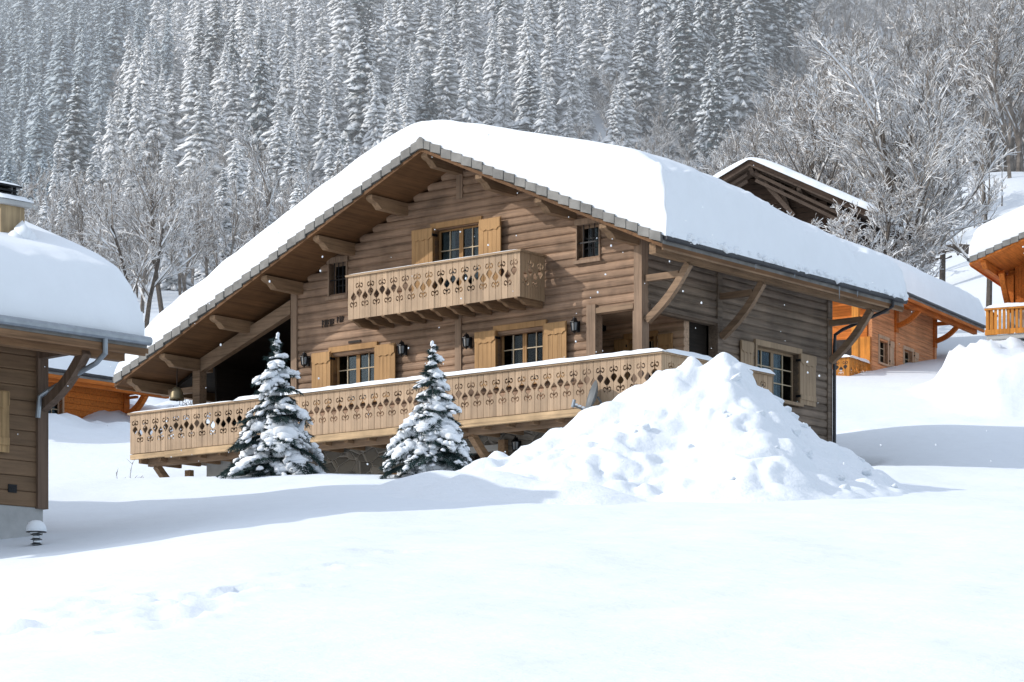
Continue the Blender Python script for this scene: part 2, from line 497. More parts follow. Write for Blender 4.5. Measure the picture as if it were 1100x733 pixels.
def build_roof(root, R, soffit, tile, gut=None, purl=None, purl_mat=None, gut_r=0.065, verge=True, thick=0.28, left_gutter=True):
    mb = MB()
    for ue in (R.u0, R.u1):
        zt, ze = R.z(R.ur), R.z(ue)
        poly = [(R.ur, R.v0 + .03, zt - thick), (ue, R.v0 + .03, ze - thick), (ue, R.v0 + .03, ze - thick + .08), (R.ur, R.v0 + .03, zt - thick + .08)]
        mb.prism(poly, (0, R.v1 - R.v0 - .06, 0), 0)
    roof = mb.build('roof', soffit, root)
    mb = MB()
    for ue in (R.u0, R.u1):
        zt, ze = R.z(R.ur), R.z(ue)
        b = thick - .085
        poly = [(R.ur, R.v0 + .06, zt - b), (ue, R.v0 + .06, ze - b), (ue, R.v0 + .06, ze), (R.ur, R.v0 + .06, zt)]
        mb.prism(poly, (0, R.v1 - R.v0 - .12, 0), 0)
    mb.build('roof_covering', tile, roof)
    if verge:
        mb = MB()
        r = random.Random(5)
        for sgn, ue in ((-1, R.u0), (1, R.u1)):
            n = int(abs(ue - R.ur) / 0.31)
            du = (ue - R.ur) / n
            for i in range(n):
                a, b = R.ur + i * du, R.ur + (i + 1) * du - sgn * 0.018
                lift = 0.045
                j = r.uniform(-.015, .015)
                top0, top1 = R.z(a) + .0 + j, R.z(b) + lift + j
                h = 0.205 + r.uniform(-.015, .015)
                for v in (R.v0, ):
                    o = r.uniform(0, .03)
                    poly = [(a, v - o, top0 - h), (b, v - o, top1 - h), (b, v - o, top1), (a, v - o, top0)]
                    mb.prism(poly, (0, .055, 0))
        c = R.ur
        mb.prism([(c - .12, R.v0 - .03, R.za - .22), (c + .12, R.v0 - .03, R.za - .22), (c + .1, R.v0 - .03, R.za + .0), (c, R.v0 - .03, R.za + .07), (c - .1, R.v0 - .03, R.za)], (0, .12, 0))
        mb.build('verge_tile', tile, roof)
    if gut:
        for ue, sgn in ((R.u1, 1), (R.u0, -1)):
            if sgn < 0 and not left_gutter: continue
            mb = MB()
            zc = R.z(ue) - .06
            mb.tube([(ue + sgn * .05, R.v0 + .06, zc), (ue + sgn * .05, R.v1 - .04, zc)], gut_r, 10)
            mb.build('gutter', gut, roof)
            mb = MB()
            mb.box((ue + sgn * -.05, R.v0 + .08, R.z(ue) - thick - .04), (ue + sgn * -.012, R.v1 - .08, R.z(ue) - .13))
            mb.build('fascia', purl_mat or soffit, roof)
    if purl:
        for u, vin in purl:
            mb = MB()
            zt = R.z(u) - thick - .01
            w, h = .2, .30
            v0 = R.v0 + .14
            prof_ = [(v0, zt), (v0, zt - .10), (v0 + .10, zt - .15), (v0 + .20, zt - .17), (v0 + .36, zt - h), (vin, zt - h), (vin, zt)]
            mb.prism([(u - w / 2, v, z) for v, z in prof_], (w, 0, 0))
            mb.build('purlin', purl_mat or soffit, roof)
    return roof

def build_roof_snow(roof, R, hfun, mat, inset=0.03, over=0.10, r=0.28, amp=0.05, rough_eave=0.0, soft=0.7, seed=0.0):
    def ticks(a, b, step):
        e = [0, .01, .03, .06, .10, .15, .21, .28, .36, .46]
        L = [a + x for x in e]
        n = max(2, int((b - a - .92) / step))
        L += [a + .46 + (b - a - .92) * i / n for i in range(1, n)]
        L += [b - x for x in e[::-1]]
        return L
    u0, u1, v0, v1 = R.u0 - over * .3, R.u1 + over, R.v0 + inset, R.v1 - inset
    us, vs_ = ticks(u0, u1, .16), ticks(v0, v1, .16)
    V = []
    def ef(d): 
        t = 1 - min(max(d, 0) / r, 1)
        return math.sqrt(max(0, 1 - t * t))
    for v in vs_:
        for u in us:
            d = min(u - u0, u1 - u, v - v0, v1 - v)
            du = u - R.ur
            zb = R.za - R.t * abs(du)
            zs = R.za - R.t * (math.sqrt(du * du + soft * soft) - soft * 0.75)
            e = ef(d)
            h = hfun(u, v)
            n1 = nz(u * .45, v * .45, seed) * amp + nz(u * 1.5, v * 1.5, seed + 3) * amp * .45
            ez = 0
            if rough_eave > 0:
                k = ss(1.0, 0.1, u1 - u)
                ez = -k * rough_eave * (0.5 + 0.5 * nz(v * .8, seed, 2.0)) * (.6 + .8 * nz(u * 4, v * 3.1, seed + 8))
            z = zb * (1 - e) + (zs + h + n1) * e + ez * e
            if e <= 0: z = zb + .005
            pu, pv = u, v
            if 0.02 < e < 0.999:                         # ragged sides
                jj = .05 * nz(u * 2.2, v * 2.2, z * 2.2 + seed)
                if d == u1 - u: pu += jj * 1.2
                elif d == u - u0: pu += jj
                elif d == v - v0: pv += jj * .7
            V.append((pu, pv, z))
    n = len(us)
    fs = []
    for j in range(len(vs_) - 1):
        for i in range(n - 1):
            a = j * n + i
            fs.append((a, a + 1, a + 1 + n, a + n))
    mb = MB()
    mb.v, mb.f, mb.m = V, fs, [0] * len(fs)
    o = mb.build('roof_snow', mat, roof, True)
    return o

LOGP = [(0, 0), (.014, .002), (.028, .024), (.065, .037), (.125, .041), (.18, .032), (.208, .016), (.216, 0)]
def siding(mb, fr, a0, a1, z0, ztop, openings, h=.20, m=0, back=-.18, flat=False):
    nrow = int(math.ceil((max(ztop(a0), ztop(a1), ztop((a0 + a1) / 2), max(ztop(a0 + (a1 - a0) * i / 40) for i in range(41))) - z0) / h))
    for k in range(nrow):
        zb = z0 + k * h
        zm = zb + h * .5
        # where the row lies below the roof
        N = 400
        ok = [ztop(a0 + (a1 - a0) * i / N) > zm for i in range(N + 1)]
        if not any(ok): continue
        i0 = ok.index(True)
        i1 = N - ok[::-1].index(True)
        iv = [(a0 + (a1 - a0) * i0 / N, a0 + (a1 - a0) * i1 / N)]
        for (oa, ob, oz0, oz1) in openings:
            if oz0 <= zm <= oz1:
                nv = []
                for (p, q) in iv:
                    if ob <= p or oa >= q: nv.append((p, q)); continue
                    if oa > p: nv.append((p, oa))
                    if ob < q: nv.append((ob, q))
                iv = nv
        for p, q in iv:
            if q - p < .02: continue
            pr = LOGP if not flat else [(0, 0), (.008, .012), (.02, .018), (h - .02, .018), (h - .008, .012), (h - .004, 0)]
            sc = h / .22 if not flat else 1
            poly = [fr.p(p, o, zb + dz * sc) for dz, o in pr] + [fr.p(p, back, zb + h - .003), fr.p(p, back, zb)]
            mb.prism(poly, fr.ax * (q - p), m)

def shutter_part(parent, fr, a0, a1, z0, z1, off, mat, name='shutter'):
    mb = MB()
    n = max(2, int(round((a1 - a0) / .14)))
    w = (a1 - a0) / n
    for i in range(n):
        fr.box(mb, a0 + i * w + .004, a0 + (i + 1) * w - .004, off, off + .035, z0, z1)
    s = mb.build(name, mat, parent)
    mb = MB()                                           # battens, the upper one scalloped along its lower edge
    pts = [fr.p(a0 + .012, off + .036, z1 - .02)]
    N = 18
    lo = []
    for i in range(N + 1):
        t = i / N
        lo.append(fr.p(a0 + .012 + (a1 - a0 - .024) * t, off + .036, z1 - .27 - .025 * abs(math.sin(t * PI * 3)) + .04 * (1 if t < .12 or t > .88 else 0)))
    poly = lo + [fr.p(a1 - .012, off + .036, z1 - .02), fr.p(a0 + .012, off + .036, z1 - .02)]
    mb.prism(poly, fr.out * .022)
    fr.box(mb, a0 + .012, a1 - .012, off + .036, off + .056, z0 + .12, z0 + .24)
    # batten stays in the shutter's own mesh
    me = s.data
    bm = bmesh.new(); bm.from_mesh(me)
    base = [bm.verts.new(p) for p in mb.v]
    bm.verts.index_update()
    for f in mb.f:
        try: bm.faces.new([base[i] for i in f])
        except ValueError: pass
    bm.to_mesh(me); bm.free()
    return s

def hinge_part(parent, fr, a0, a1, off, zs):
    mb = MB()
    for z in zs:
        fr.box(mb, a0, a1, off, off + .008, z - .015, z + .015)
    mb.build('hinge', M['black'], parent)

def window_part(root, fr, a0, a1, z0, z1, sashes=2, cols=2, rows=3, depth=.13, frame_mat=None, shutters=None, shut_mat=None, shut_off=.10, curtain=None, trim=.07, bars=False, sill=True, wall_out=.05, munt=None):
    fm = frame_mat or M['frame']
    mb = MB()
    # casing round the opening: jambs, head, sill; and the deep reveal boards
    t = trim
    for (p, q) in ((a0 - t, a0), (a1, a1 + t)):
        fr.box(mb, p, q, -depth - .06, wall_out + .025, z0, z1)
    fr.box(mb, a0 - t - .03, a1 + t + .03, -depth - .06, wall_out + .04, z1 + .001, z1 + .14)
    if sill: fr.box(mb, a0 - t - .04, a1 + t + .04, -depth - .06, wall_out + .07, z0 - .08, z0 - .001)
    w = mb.build('window', fm, root)
    # sashes
    mb = MB()
    mu = MB()
    sw = (a1 - a0) / sashes
    for i in range(sashes):
        p, q = a0 + i * sw + .004, a0 + (i + 1) * sw - .004
        f = .055
        o0, o1 = -depth - .045, -depth + .005
        fr.box(mb, p, p + f, o0, o1, z0 + .003, z1 - .003)
        fr.box(mb, q - f, q, o0, o1, z0 + .003, z1 - .003)
        fr.box(mb, p + f, q - f, o0, o1, z0 + .003, z0 + .065)
        fr.box(mb, p + f, q - f, o0, o1, z1 - .06, z1 - .003)
        for c in range(1, cols):
            x = p + f + (q - p - 2 * f) * c / cols
            fr.box(mu, x - .012, x + .012, o0 + .012, o1 - .004, z0 + .066, z1 - .061)
        for r in range(1, rows):
            z = z0 + .065 + (z1 - z0 - .125) * r / rows
            fr.box(mu, p + f + .001, q - f - .001, o0 + .015, o1 - .007, z - .012, z + .012)
    mb.build('sash', fm, w)
    if mu.v: mu.build('muntin', munt or M['muntin'], w)
    mb = MB()
    fr.box(mb, a0 + .01, a1 - .01, -depth - .03, -depth - .024, z0 + .01, z1 - .01)
    mb.build('pane', M['glass'], w)
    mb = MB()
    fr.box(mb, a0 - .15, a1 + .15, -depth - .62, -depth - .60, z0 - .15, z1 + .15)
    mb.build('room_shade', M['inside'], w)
    if curtain:
        mb = MB()
        for (p, q) in curtain:
            n = 10
            poly = []
            for i in range(n + 1):
                x = a0 + (a1 - a0) * (p + (q - p) * i / n)
                poly.append((x, -depth - .12 + .02 * (i % 2)))
            for i in range(n):
                vs = [fr.p(*poly[i], z0 + .03), fr.p(*poly[i + 1], z0 + .03), fr.p(*poly[i + 1], z1 - .03), fr.p(*poly[i], z1 - .03)]
                mb.add(vs, [(0, 1, 2, 3)])
        mb.build('curtain', M['curtain'], w)
    if bars:
        mb = MB()
        for i in range(1, 4):
            x = a0 + (a1 - a0) * i / 4
            mb.tube([fr.p(x, .01, z0), fr.p(x, .01, z1)], .012, 6)
        fr.box(mb, a0, a1, .0, .02, (z0 + z1) / 2 - .015, (z0 + z1) / 2 + .015)
        mb.build('window_bar', M['black'], w)
    if shutters:
        for (p, q, side) in shutters:
            s = shutter_part(w, fr, p, q, z0 - .02, z1 + .03, shut_off, shut_mat or M['shutter'])
            e = q if side < 0 else p
            for z in (z0 + .18, z1 - .15):
                mb = MB()
                fr.box(mb, e - .01, e + .01, -.02, shut_off + .045, z - .03, z + .03)
                mb.build('hinge', M['black'], w)
    return w

def _curl(cx, cz, rx, rz, k, a0=-150, a1=130, n=9):
    A = [math.radians(a0 + (a1 - a0) * i / n) for i in range(n + 1)]
    return ([(cx + rx * math.cos(a), cz + rz * math.sin(a)) for a in A]
            + [(cx + rx * k * math.cos(a), cz + rz * k * math.sin(a)) for a in A[::-1]])
UPN = ([(.0, .495), (.07, .515), (.45, .585), (.46, .610), (.25, .650), (.06, .664), (.06, .690)]
       + _curl(.33, .738, .28, .052, .47) + [(.07, .747), (.05, .80), (.0, .82)])
UPN = [(x, .56 + (z - .56) * 1.22) for x, z in UPN]
DNN = [(x, 1.12 - z) for x, z in UPN][::-1]
def cut_boards(mb, fr, a0, a1, z0, z1, off=0.0, w=.19, th=.03, m=0, start=0):
    """balustrade planks with tulip cut-outs sawn into the plank edges"""
    n = max(1, int(round((a1 - a0) / w)))
    w = (a1 - a0) / n
    H = z1 - z0
    g = .005
    for i in range(n):
        L = UPN if (i + start) % 2 == 0 else DNN
        Rr = DNN if (i + start) % 2 == 0 else UPN
        if i == 0: L = []
        if i == n - 1: Rr = []
        b = a0 + i * w
        pts = [(b + g, 0.0)]
        right = [(b + w - g - x * w, z) for x, z in Rr]
        left = [(b + g + x * w, z) for x, z in L]
        poly = [(b + g, 0)] + [(b + w - g, 0)] + right + [(b + w - g, 1)] + [(b + g, 1)] + left[::-1]
        mb.prism([fr.p(a, off, z0 + z * H) for a, z in poly], fr.out * th, m)

def brace(mb, p, q, w=.14, h=.17, sag=.08, n=6, m=0):
    """a knee brace with a slight curve, from the post up to the purlin"""
    p, q = Vector(p), Vector(q)
    d = (q - p)
    hor = Vector((d.x, d.y, 0)).normalized()
    side = Vector((-hor.y, hor.x, 0))
    nrm = d.normalized().cross(side)
    if nrm.z > 0: nrm = -nrm
    pts = [p + d * (i / n) - nrm * (math.sin(PI * i / n) * sag) for i in range(n + 1)]
    low = [x + nrm * h / 2 for x in pts]
    up = [x - nrm * h / 2 for x in pts]
    mb.prism([x - side * w / 2 for x in low + up[::-1]], side * w, m)

def snow_strip(parent, fr, a0, a1, z, o0, o1, h, seed=0.0, name='rail_snow'):
    """a rounded rope of snow lying along a rail"""
    mb = MB()
    n = max(4, int((a1 - a0) / .18))
    K = 7
    vs, fs = [], []
    for i in range(n + 1):
        a = a0 + (a1 - a0) * i / n
        e = min(1, min(i, n - i) / 1.5 + .25)
        hh = h * e * (1 + .35 * nz(a * 1.1, seed, 1.0) + .2 * nz(a * 4, seed, 5.0))
        for k in range(K):
            t = k / (K - 1)
            o = o0 + (o1 - o0) * t + .012 * nz(a * 3, k, seed)
            vs.append(fr.p(a, o, z + hh * math.sqrt(max(0, 1 - (2 * t - 1) ** 4)) + (0.0 if 0 < k < K - 1 else -.01)))
    for i in range(n):
        for k in range(K - 1):
            a = i * K + k
            fs.append((a, a + 1, a + 1 + K, a + K))
    fs.append(tuple(range(K)))
    fs.append(tuple(range(n * K, n * K + K))[::-1])
    mb.add(vs, fs)
    mb.build(name, M['snow_roof'], parent, True)

def ico(sub=1):
    bm = bmesh.new()
    bmesh.ops.create_icosphere(bm, subdivisions=sub, radius=1)
    v = [x.co.copy() for x in bm.verts]
    f = [tuple(y.index for y in x.verts) for x in bm.faces]
    bm.free()
    return v, f
ICO1, ICO2, ICO3 = ico(1), ico(2), ico(3)
def blob(mb, c, rx, ry, rz, rot=None, tmpl=None, amp=.2, fr=2.0, seed=0.0, m=0):
    v, f = tmpl or ICO2
    c = Vector(c)
    out = []
    for p in v:
        k = 1 + amp * noise.noise(p * fr + Vector((seed, seed * 1.7, -seed)))
        q = Vector((p.x * rx * k, p.y * ry * k, p.z * rz * k))
        if rot is not None: q = rot @ q
        out.append(c + q)
    mb.add(out, f, m)

# ------------------------------------------------------------------ sun and sky
SD = Vector((1.1 * CP + 1.0 * SP, -1.1 * SP + 1.0 * CP, -0.83)).normalized()     # the way the light travels
SUN_EL = math.asin(-SD.z)
sd = bpy.data.lights.new("sun", 'SUN')
sun = bpy.data.objects.new("sun", sd)
COL.objects.link(sun)
sun.rotation_euler = SD.to_track_quat('-Z', 'Y').to_euler()
sun.location = (-60, -10, 60)
sd.energy = 3.05
sd.angle = math.radians(0.53)
sd.color = (1.0, 0.955, 0.89)
wd = bpy.data.worlds.new("World")
scene.world = wd
wd.use_nodes = True
wn = wd.node_tree
bg = wn.nodes['Background']
sky = wn.nodes.new('ShaderNodeTexSky')
sky.sky_type = 'NISHITA'
sky.sun_disc = False
sky.sun_elevation = SUN_EL
sky.sun_rotation = math.atan2(-SD.x, -SD.y)
sky.altitude = 1200
sky.air_density = 1.0
sky.dust_density = 2.0
wn.links.new(sky.outputs[0], bg.inputs[0])
bg.inputs[1].default_value = 0.13
# thin bright cloud veil over the whole sky, added as white fill light
veil = wn.nodes.new('ShaderNodeBackground')
veil.inputs[0].default_value = (0.93, 0.965, 1.0, 1)
# shaped brightest overhead, to lift shaded snow more than walls under eaves
wtc = wn.nodes.new('ShaderNodeTexCoord')
wsx = wn.nodes.new('ShaderNodeSeparateXYZ')
wn.links.new(wtc.outputs['Generated'], wsx.inputs[0])
wmr = wn.nodes.new('ShaderNodeMapRange')
wmr.inputs[1].default_value, wmr.inputs[2].default_value = 0.0, 1.0
wmr.inputs[3].default_value, wmr.inputs[4].default_value = 0.10, 0.92
wn.links.new(wsx.outputs[2], wmr.inputs[0])
wn.links.new(wmr.outputs[0], veil.inputs[1])
addw = wn.nodes.new('ShaderNodeAddShader')
wn.links.new(bg.outputs[0], addw.inputs[0])
wn.links.new(veil.outputs[0], addw.inputs[1])
wn.links.new(addw.outputs[0], wn.nodes['World Output'].inputs[0])

scene.view_settings.view_transform = 'Standard'
scene.view_settings.look = 'None'
scene.view_settings.exposure = 0
scene.cycles.use_denoising = True
scene.cycles.max_bounces = 8
scene.cycles.diffuse_bounces = 4
scene.cycles.transparent_max_bounces = 12

# ================================================================== the big chalet in the middle
house = thing('chalet', 'large brown log chalet with two carved balconies and a thick snow roof, in the middle', 'chalet', (HX, HY, HZ), -PH)
def ux(px, v):
    k = (px - 550) / F_PX
    return (k * HY + k * v * CP - HX - v * SP) / (CP + k * SP)
def vx(px, u):
    k = (px - 550) / F_PX
    return (k * (HY - u * SP) - HX - u * CP) / (SP - k * CP)
def zy(py, u, v):
    return (YH - py) / F_PX * (HY - u * SP + v * CP) - HZ

W, L = 11.11, 8.2
R = Roof(-5.504, 6.84, .4442, -16.205, 1.615, -1.534, 9.26)
TH = .28
purl = []
for px, dv in ((228, 0), (283.5, 0), (339.5, 0), (396.5, 0), (514, 0), (578, 0), (647.5, 0)):
    purl.append((ux(px, -1.39), 0.4))
purl.append((ux(174, -1.39), 0.4))
purl.append((ux(139, -1.39), 9.0))
purl.append((-5.504, 0.4))
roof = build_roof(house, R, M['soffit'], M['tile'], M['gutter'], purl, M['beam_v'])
def hsnow(u, v):
    if u < R.ur:
        return 0.58 * ss(-16.3, -14.2, u) ** .6 + 0.08
    return (0.64 + 0.75 * ss(-5.0, 1.2, u)) * (1 - .50 * ss(-.5, 9, v) * ss(-6, -1, u))
build_roof_snow(roof, R, hsnow, M['snow_roof'], rough_eave=.6, amp=.085, r=.24, soft=1.0)
# crumbled icy edge along the right eave
mb = MB()
r = random.Random(11)
for i in range(150):
    v = r.uniform(-1.35, 9.1)
    s = r.uniform(.03, .085)
    blob(mb, (1.66 + r.uniform(-.06, .07), v, R.z(1.66) + r.uniform(.0, .12)), s * 1.3, s * 1.6, s, tmpl=ICO1, amp=.4, seed=i * 1.3)
tag(mb.build('icy_edge', M['snow_roof'], roof, True), kind='stuff')
mb = MB()
for v, ln in ((5.95, .32), (6.8, .14), (2.2, .12), (3.9, .09)):
    mb = MB()
    mb.tube([(1.69, v, R.z(1.69) - .1), (1.69, v, R.z(1.69) - .1 - ln)], [.018, .004], 6)
    mb.build('icicle', M['lamp_glass'], roof)
# edges of the eave: beam under the rafters
mb = MB()
zt = R.z(1.2) - TH - .012
mb.box((1.11, -1.3, zt - .24), (1.29, 9.05, zt))
mb.build('eave_purlin', M['beam_v'], roof)

# --- walls
def ztop(u): return R.z(u) - TH - .015
w1 = (ux(358.5, 0), ux(404, 0)); w2 = (ux(535.5, 0), ux(585, 0))
w3 = (ux(468, 0), ux(516, 0)); w4 = (ux(621.5, 0), ux(645, 0)); w5 = (ux(355, 0), ux(373.5, 0))
z4 = (zy(281, w4[0], 0), zy(243, w4[0], 0)); z5 = (zy(320, w5[0], 0), zy(284, w5[0], 0))
Z1 = (.98, 2.27)
Z3 = (3.0, zy(247, w3[0], 0))
LG0 = ux(641.6, 0)                                     # the corner porch, open to the front and to the side
LG1 = vx(772, 0)
PV = 2.0
opF = [(*w1, *Z1), (*w2, *Z1), (*w3, *Z3), (*w4, *z4), (*w5, *z5), (LG0, .1, -.3, 2.48)]
mb = MB()
siding(mb, FAC, -W + .1, -.16, -.02, ztop, opF)
# wall of the recessed porch, parallel to the front
LU0 = -3.75
PORCH = Fr((0, PV, 0), (1, 0, 0), (0, -1, 0))
dw = (ux(675.5, PV), ux(704, PV))
pass
facade = mb.build('front_wall', M['siding'], house)
mb = MB()
siding(mb, PORCH, LU0, -.20, -.02, lambda a: 2.7, [(*dw, -.1, 2.1)])
mb.build('porch_wall', M['siding_porch_paled'], house)
mb = MB()
ws = (vx(811, 0), vx(856.5, 0)); zs = (zy(424.7, 0, ws[0]) + .0, zy(368.4, 0, ws[0]) - .06)
opS = [(*ws, *zs), (-.3, LG1 - .12, -.5, 2.48)]
siding(mb, SID, .16, L - .14, -1.42, lambda a: 4.10, opS)
side = mb.build('side_wall', M['siding_side'], house)
mb = MB()                                              # walls not seen from the front, and the floors that close the rooms
mb.box((-W + .1, L - .2, -1.4), (-.1, L - .02, 4.0))
mb.prism([(-W + .1, L - .021, 4.0), (-.1, L - .021, 4.0), (R.ur, L - .021, 6.4)], (0, -.16, 0))
mb.box((-W + .02, .1, -.02), (-W + .14, L - .1, ztop(-W) - .02))
mb.box((LU0 - .1, .19, 0), (LU0, LG1 + .01, 2.48))
mb.build('rear_wall', M['siding_side'], house)
mb = MB()
mb.box((-W + .15, .2, -.2), (-.21, L - .22, -.03))
mb.box((-W + .15, .2, 2.5), (-.22, L - .22, 2.72))
mb.build('inner_floor', M['inside'], house)

# --- posts
def post(a0, a1, o0, o1, z0, z1, fr=FAC, mat='post'):
    mb = MB(); fr.box(mb, a0, a1, o0, o1, z0, z1)
    return mb.build('post', M[mat], house)
post(-.20, .03, -.19, .085, 2.35, ztop(.03) - .02)                     # upper corner post
post(-.23, .035, -.2, .09, .0, 2.35)                                   # porch post
post(-W - .02, -W + .18, -.18, .08, -.1, ztop(-W) - .02)
SIDEP = L
post(L - .16, L + .05, -.2, .075, -1.5, 4.08, SID, 'siding_side')
post(LG1 - .14, LG1 + .06, -.2, .07, 0, 4.08, SID, 'siding_side')
post(LG0 - .26, LG0, -.2, .085, 0, 2.62)
post(ux(490.5, 0), ux(497, 0), -.02, .07, 0, 2.9)
post(R.ur - .09, R.ur + .10, -.02, .065, zy(214, R.ur, 0), ztop(R.ur) - .2)
mb = MB()
FAC.box(mb, LG0 - .0, -.235, -.18, .075, 2.40, 2.53)                   # beams over the porch openings
mb.build('lintel', M['beam_u'], house)
mb = MB()
SID.box(mb, .215, LG1 - .145, -.18, .085, 2.42, 2.52)
mb.build('lintel', M['siding_side'], house)
mb = MB()
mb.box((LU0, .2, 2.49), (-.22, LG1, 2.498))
mb.build('porch_ceiling', M['siding_porch_paled'], house)
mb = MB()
mb.box((-.32, PV + .02, 0), (-.25, LG1 - .15, 2.48))  # added near-black sheet, standing for the shade of an opening
mb.build('porch_shade_panel', M['dark'], house)

# --- knee braces under the eave
for v in (.05, LG1 + .0, L - .05):
    mb = MB()
    brace(mb, (.09, v, 2.1), (1.27, v, 3.30), sag=-.09)
    mb.build('brace', M['beam_u'], house)
    mb = MB()
    zt_ = 3.12
    mb.box((.08, v - .065, zt_ - .11), (1.0, v + .065, zt_ + .04))
    mb.build('strut', M['beam_u'], house)

# --- windows of the front
def px_sh(win, pl, pr):
    return [(ux(pl[0], -.1), ux(pl[1], -.1), -1), (ux(pr[0], -.1), ux(pr[1], -.1), 1)]
window_part(house, FAC, *w1, *Z1, shutters=px_sh(w1, (336.5, 356.5), (404.8, 426)), shut_off=.13)
window_part(house, FAC, *w2, *Z1, shutters=px_sh(w2, (511.5, 534), (586, 610)), shut_off=.13)
window_part(house, FAC, *w3, *Z3, rows=4, shutters=px_sh(w3, (444, 466.5), (516.5, 539.5)), shut_off=.13, curtain=[(.02, .3), (.75, .98)])
window_part(house, FAC, *w4, *z4, sashes=1, cols=2, rows=3, frame_mat=M['post'], bars=True, munt=M['black'], trim=.03, curtain=[(.45, .8)])
window_part(house, FAC, *w5, *z5, sashes=1, cols=2, rows=3, frame_mat=M['post'], bars=True, munt=M['black'], trim=.03)
# glazed door in the porch
dr = window_part(house, PORCH, *dw, .02, 2.08, rows=4, sill=False, shutters=[(ux(659.5, PV - .1), ux(672.5, PV - .1), -1), (ux(706.5, PV - .1), ux(722, PV - .1), 1)], shut_off=.06)
# window of the side wall, the shutters folded back
window_part(house, SID, *ws, *zs, rows=3, frame_mat=M['shutter_side'], shutters=[(vx(795.8, .1), vx(809.5, .1), -1), (vx(859.5, .1), vx(876.5, .1), 1)], shut_mat=M['shutter_side'], shut_off=.07, curtain=[(.52, .72)])

# --- carved name and little plaque on the front (illegible in the photograph: only its strokes)
mb = MB()
r = random.Random(2)
for (pa, pb, py0, py1, n) in ((347, 361, 352.5, 344.5, 5), (363, 371.5, 347.5, 340.5, 3)):
    a0, a1 = ux(pa, 0), ux(pb, 0)
    z0_, z1_ = zy(py0, a0, 0), zy(py1, a0, 0)
    for i in range(n):
        a = a0 + (a1 - a0) * (i + .5) / n
        wd_ = (a1 - a0) / n
        FAC.box(mb, a - wd_ * .33, a - wd_ * .12, .045, .062, z0_, z1_)
        if i % 2 == 0: FAC.box(mb, a - wd_ * .119, a + wd_ * .3, .046, .061, z1_ - .06, z1_ - .015)
        else: FAC.box(mb, a + wd_ * .15, a + wd_ * .33, .045, .062, z0_, z1_)
        FAC.box(mb, a - wd_ * .118, a + wd_ * .149, .046, .0605, (z0_ + z1_) / 2 - .03, (z0_ + z1_) / 2 + .02)
mb.build('carved_name', M['sign_dark'], house)
mb = MB()
a0, a1 = ux(376, 0), ux(389, 0)
FAC.box(mb, a0, a1, .045, .07, zy(369.5, a0, 0), zy(367, a0, 0))
mb.build('plaque', M['sign_dark'], house)

# --- upper balcony
b0, b1 = -8.298, -2.832
zt, zb = 3.90, 2.84
mb = MB()
PB = 1.029
cut_boards(mb, FAC, b0, b1, zb, zt, PB - .03, .19)
balc = mb.build('balcony', M['board'], house)
mb = MB()
BS = Fr((b1, 0, 0), (0, 1, 0), (1, 0, 0))
cut_boards(mb, BS, -PB + .04, -.06, zb, zt, -.035, .19)
BS2 = Fr((b0, 0, 0), (0, 1, 0), (1, 0, 0))
mb.build('balcony_side', M['board_side'], balc)
mb = MB()
cut_boards(mb, BS2, -PB + .04, -.06, zb, zt, .005, .19)
mb.build('balcony_side', M['board_side'], balc)
mb = MB()
FAC.box(mb, b0 - .05, b1 + .05, PB - .1, PB + .05, zt + .002, zt + .05)
FAC.box(mb, b1 - .09, b1 + .05, .06, PB - .101, zt + .002, zt + .05)
FAC.box(mb, b0 - .05, b0 + .09, .06, PB - .101, zt + .002, zt + .05)
mb.build('handrail', M['rail'], balc)
snow_strip(balc, FAC, b0 - .04, b1 + .02, zt + .05, PB - .07, PB + .03, .02, 3.0)
mb = MB()
FAC.box(mb, b0 + .02, b1 - .02, .06, PB - .05, zb + .10, zb + .16)
mb.build('balcony_floor', M['beam_u'], balc)
nj = 11
for i in range(nj):
    a = b0 + .12 + (b1 - b0 - .24) * i / (nj - 1)
    mb = MB()
    pr = [(.06, zb - .14), (PB - .32, zb - .14), (PB - .16, zb - .06), (PB - .03, zb - .05), (PB + .015, zb - .03), (PB + .015, zb + .0), (PB - .05, zb + .0), (PB - .05, zb + .095), (.06, zb + .095)]
    mb.prism([FAC.p(a - .05, o, z) for o, z in pr], FAC.ax * .1)
    mb.build('joist', M['beam_v'], balc)

# --- the long deck, its balustrade and what carries it
q, p_, W2, e_ = 1.707, 1.662, 15.437, 2.876
zr, z0 = 1.0, -.05
DW = Fr((0, -p_, 0), (1, 0, 0), (0, -1, 0))
DS = Fr((q, 0, 0), (0, 1, 0), (1, 0, 0))
DL = Fr((-W2, 0, 0), (0, 1, 0), (-1, 0, 0))
mb = MB()
mb.box((-W2 + .05, -p_ + .06, -.12), (q - .06, -.03, -.02))
mb.box((.12, -.029, -.12), (q - .06, e_ - .03, -.02))
mb.box((-W2 + .05, -.029, -.121), (-W - .05, 4.2, -.021))
mb.box((LU0, .02, -.12), (-.22, LG1, -.021))
deck = mb.build('deck', M['floor'], house)
mb = MB()
cut_boards(mb, DW, -W2, q, z0, zr - .02, -.03, .19, start=1)
mb.build('balustrade', M['board'], deck)
mb = MB()
cut_boards(mb, DS, -p_ + .005, e_, z0, zr - .02, -.03, .19)
mb.build('balustrade', M['board_side'], deck)
mb = MB()
cut_boards(mb, DL, -p_ + .04, 1.2, z0, zr - .02, -.03, .19)
mb.build('balustrade', M['board_side'], deck)
mb = MB()
DW.box(mb, -W2 - .05, q + .05, -.12, .05, zr - .018, zr + .03)
DS.box(mb, -p_ + .122, e_ + .03, -.12, .05, zr - .018, zr + .03)
DL.box(mb, -p_ + .122, 1.2, -.12, .05, zr - .018, zr + .03)
mb.build('handrail', M['rail'], deck)
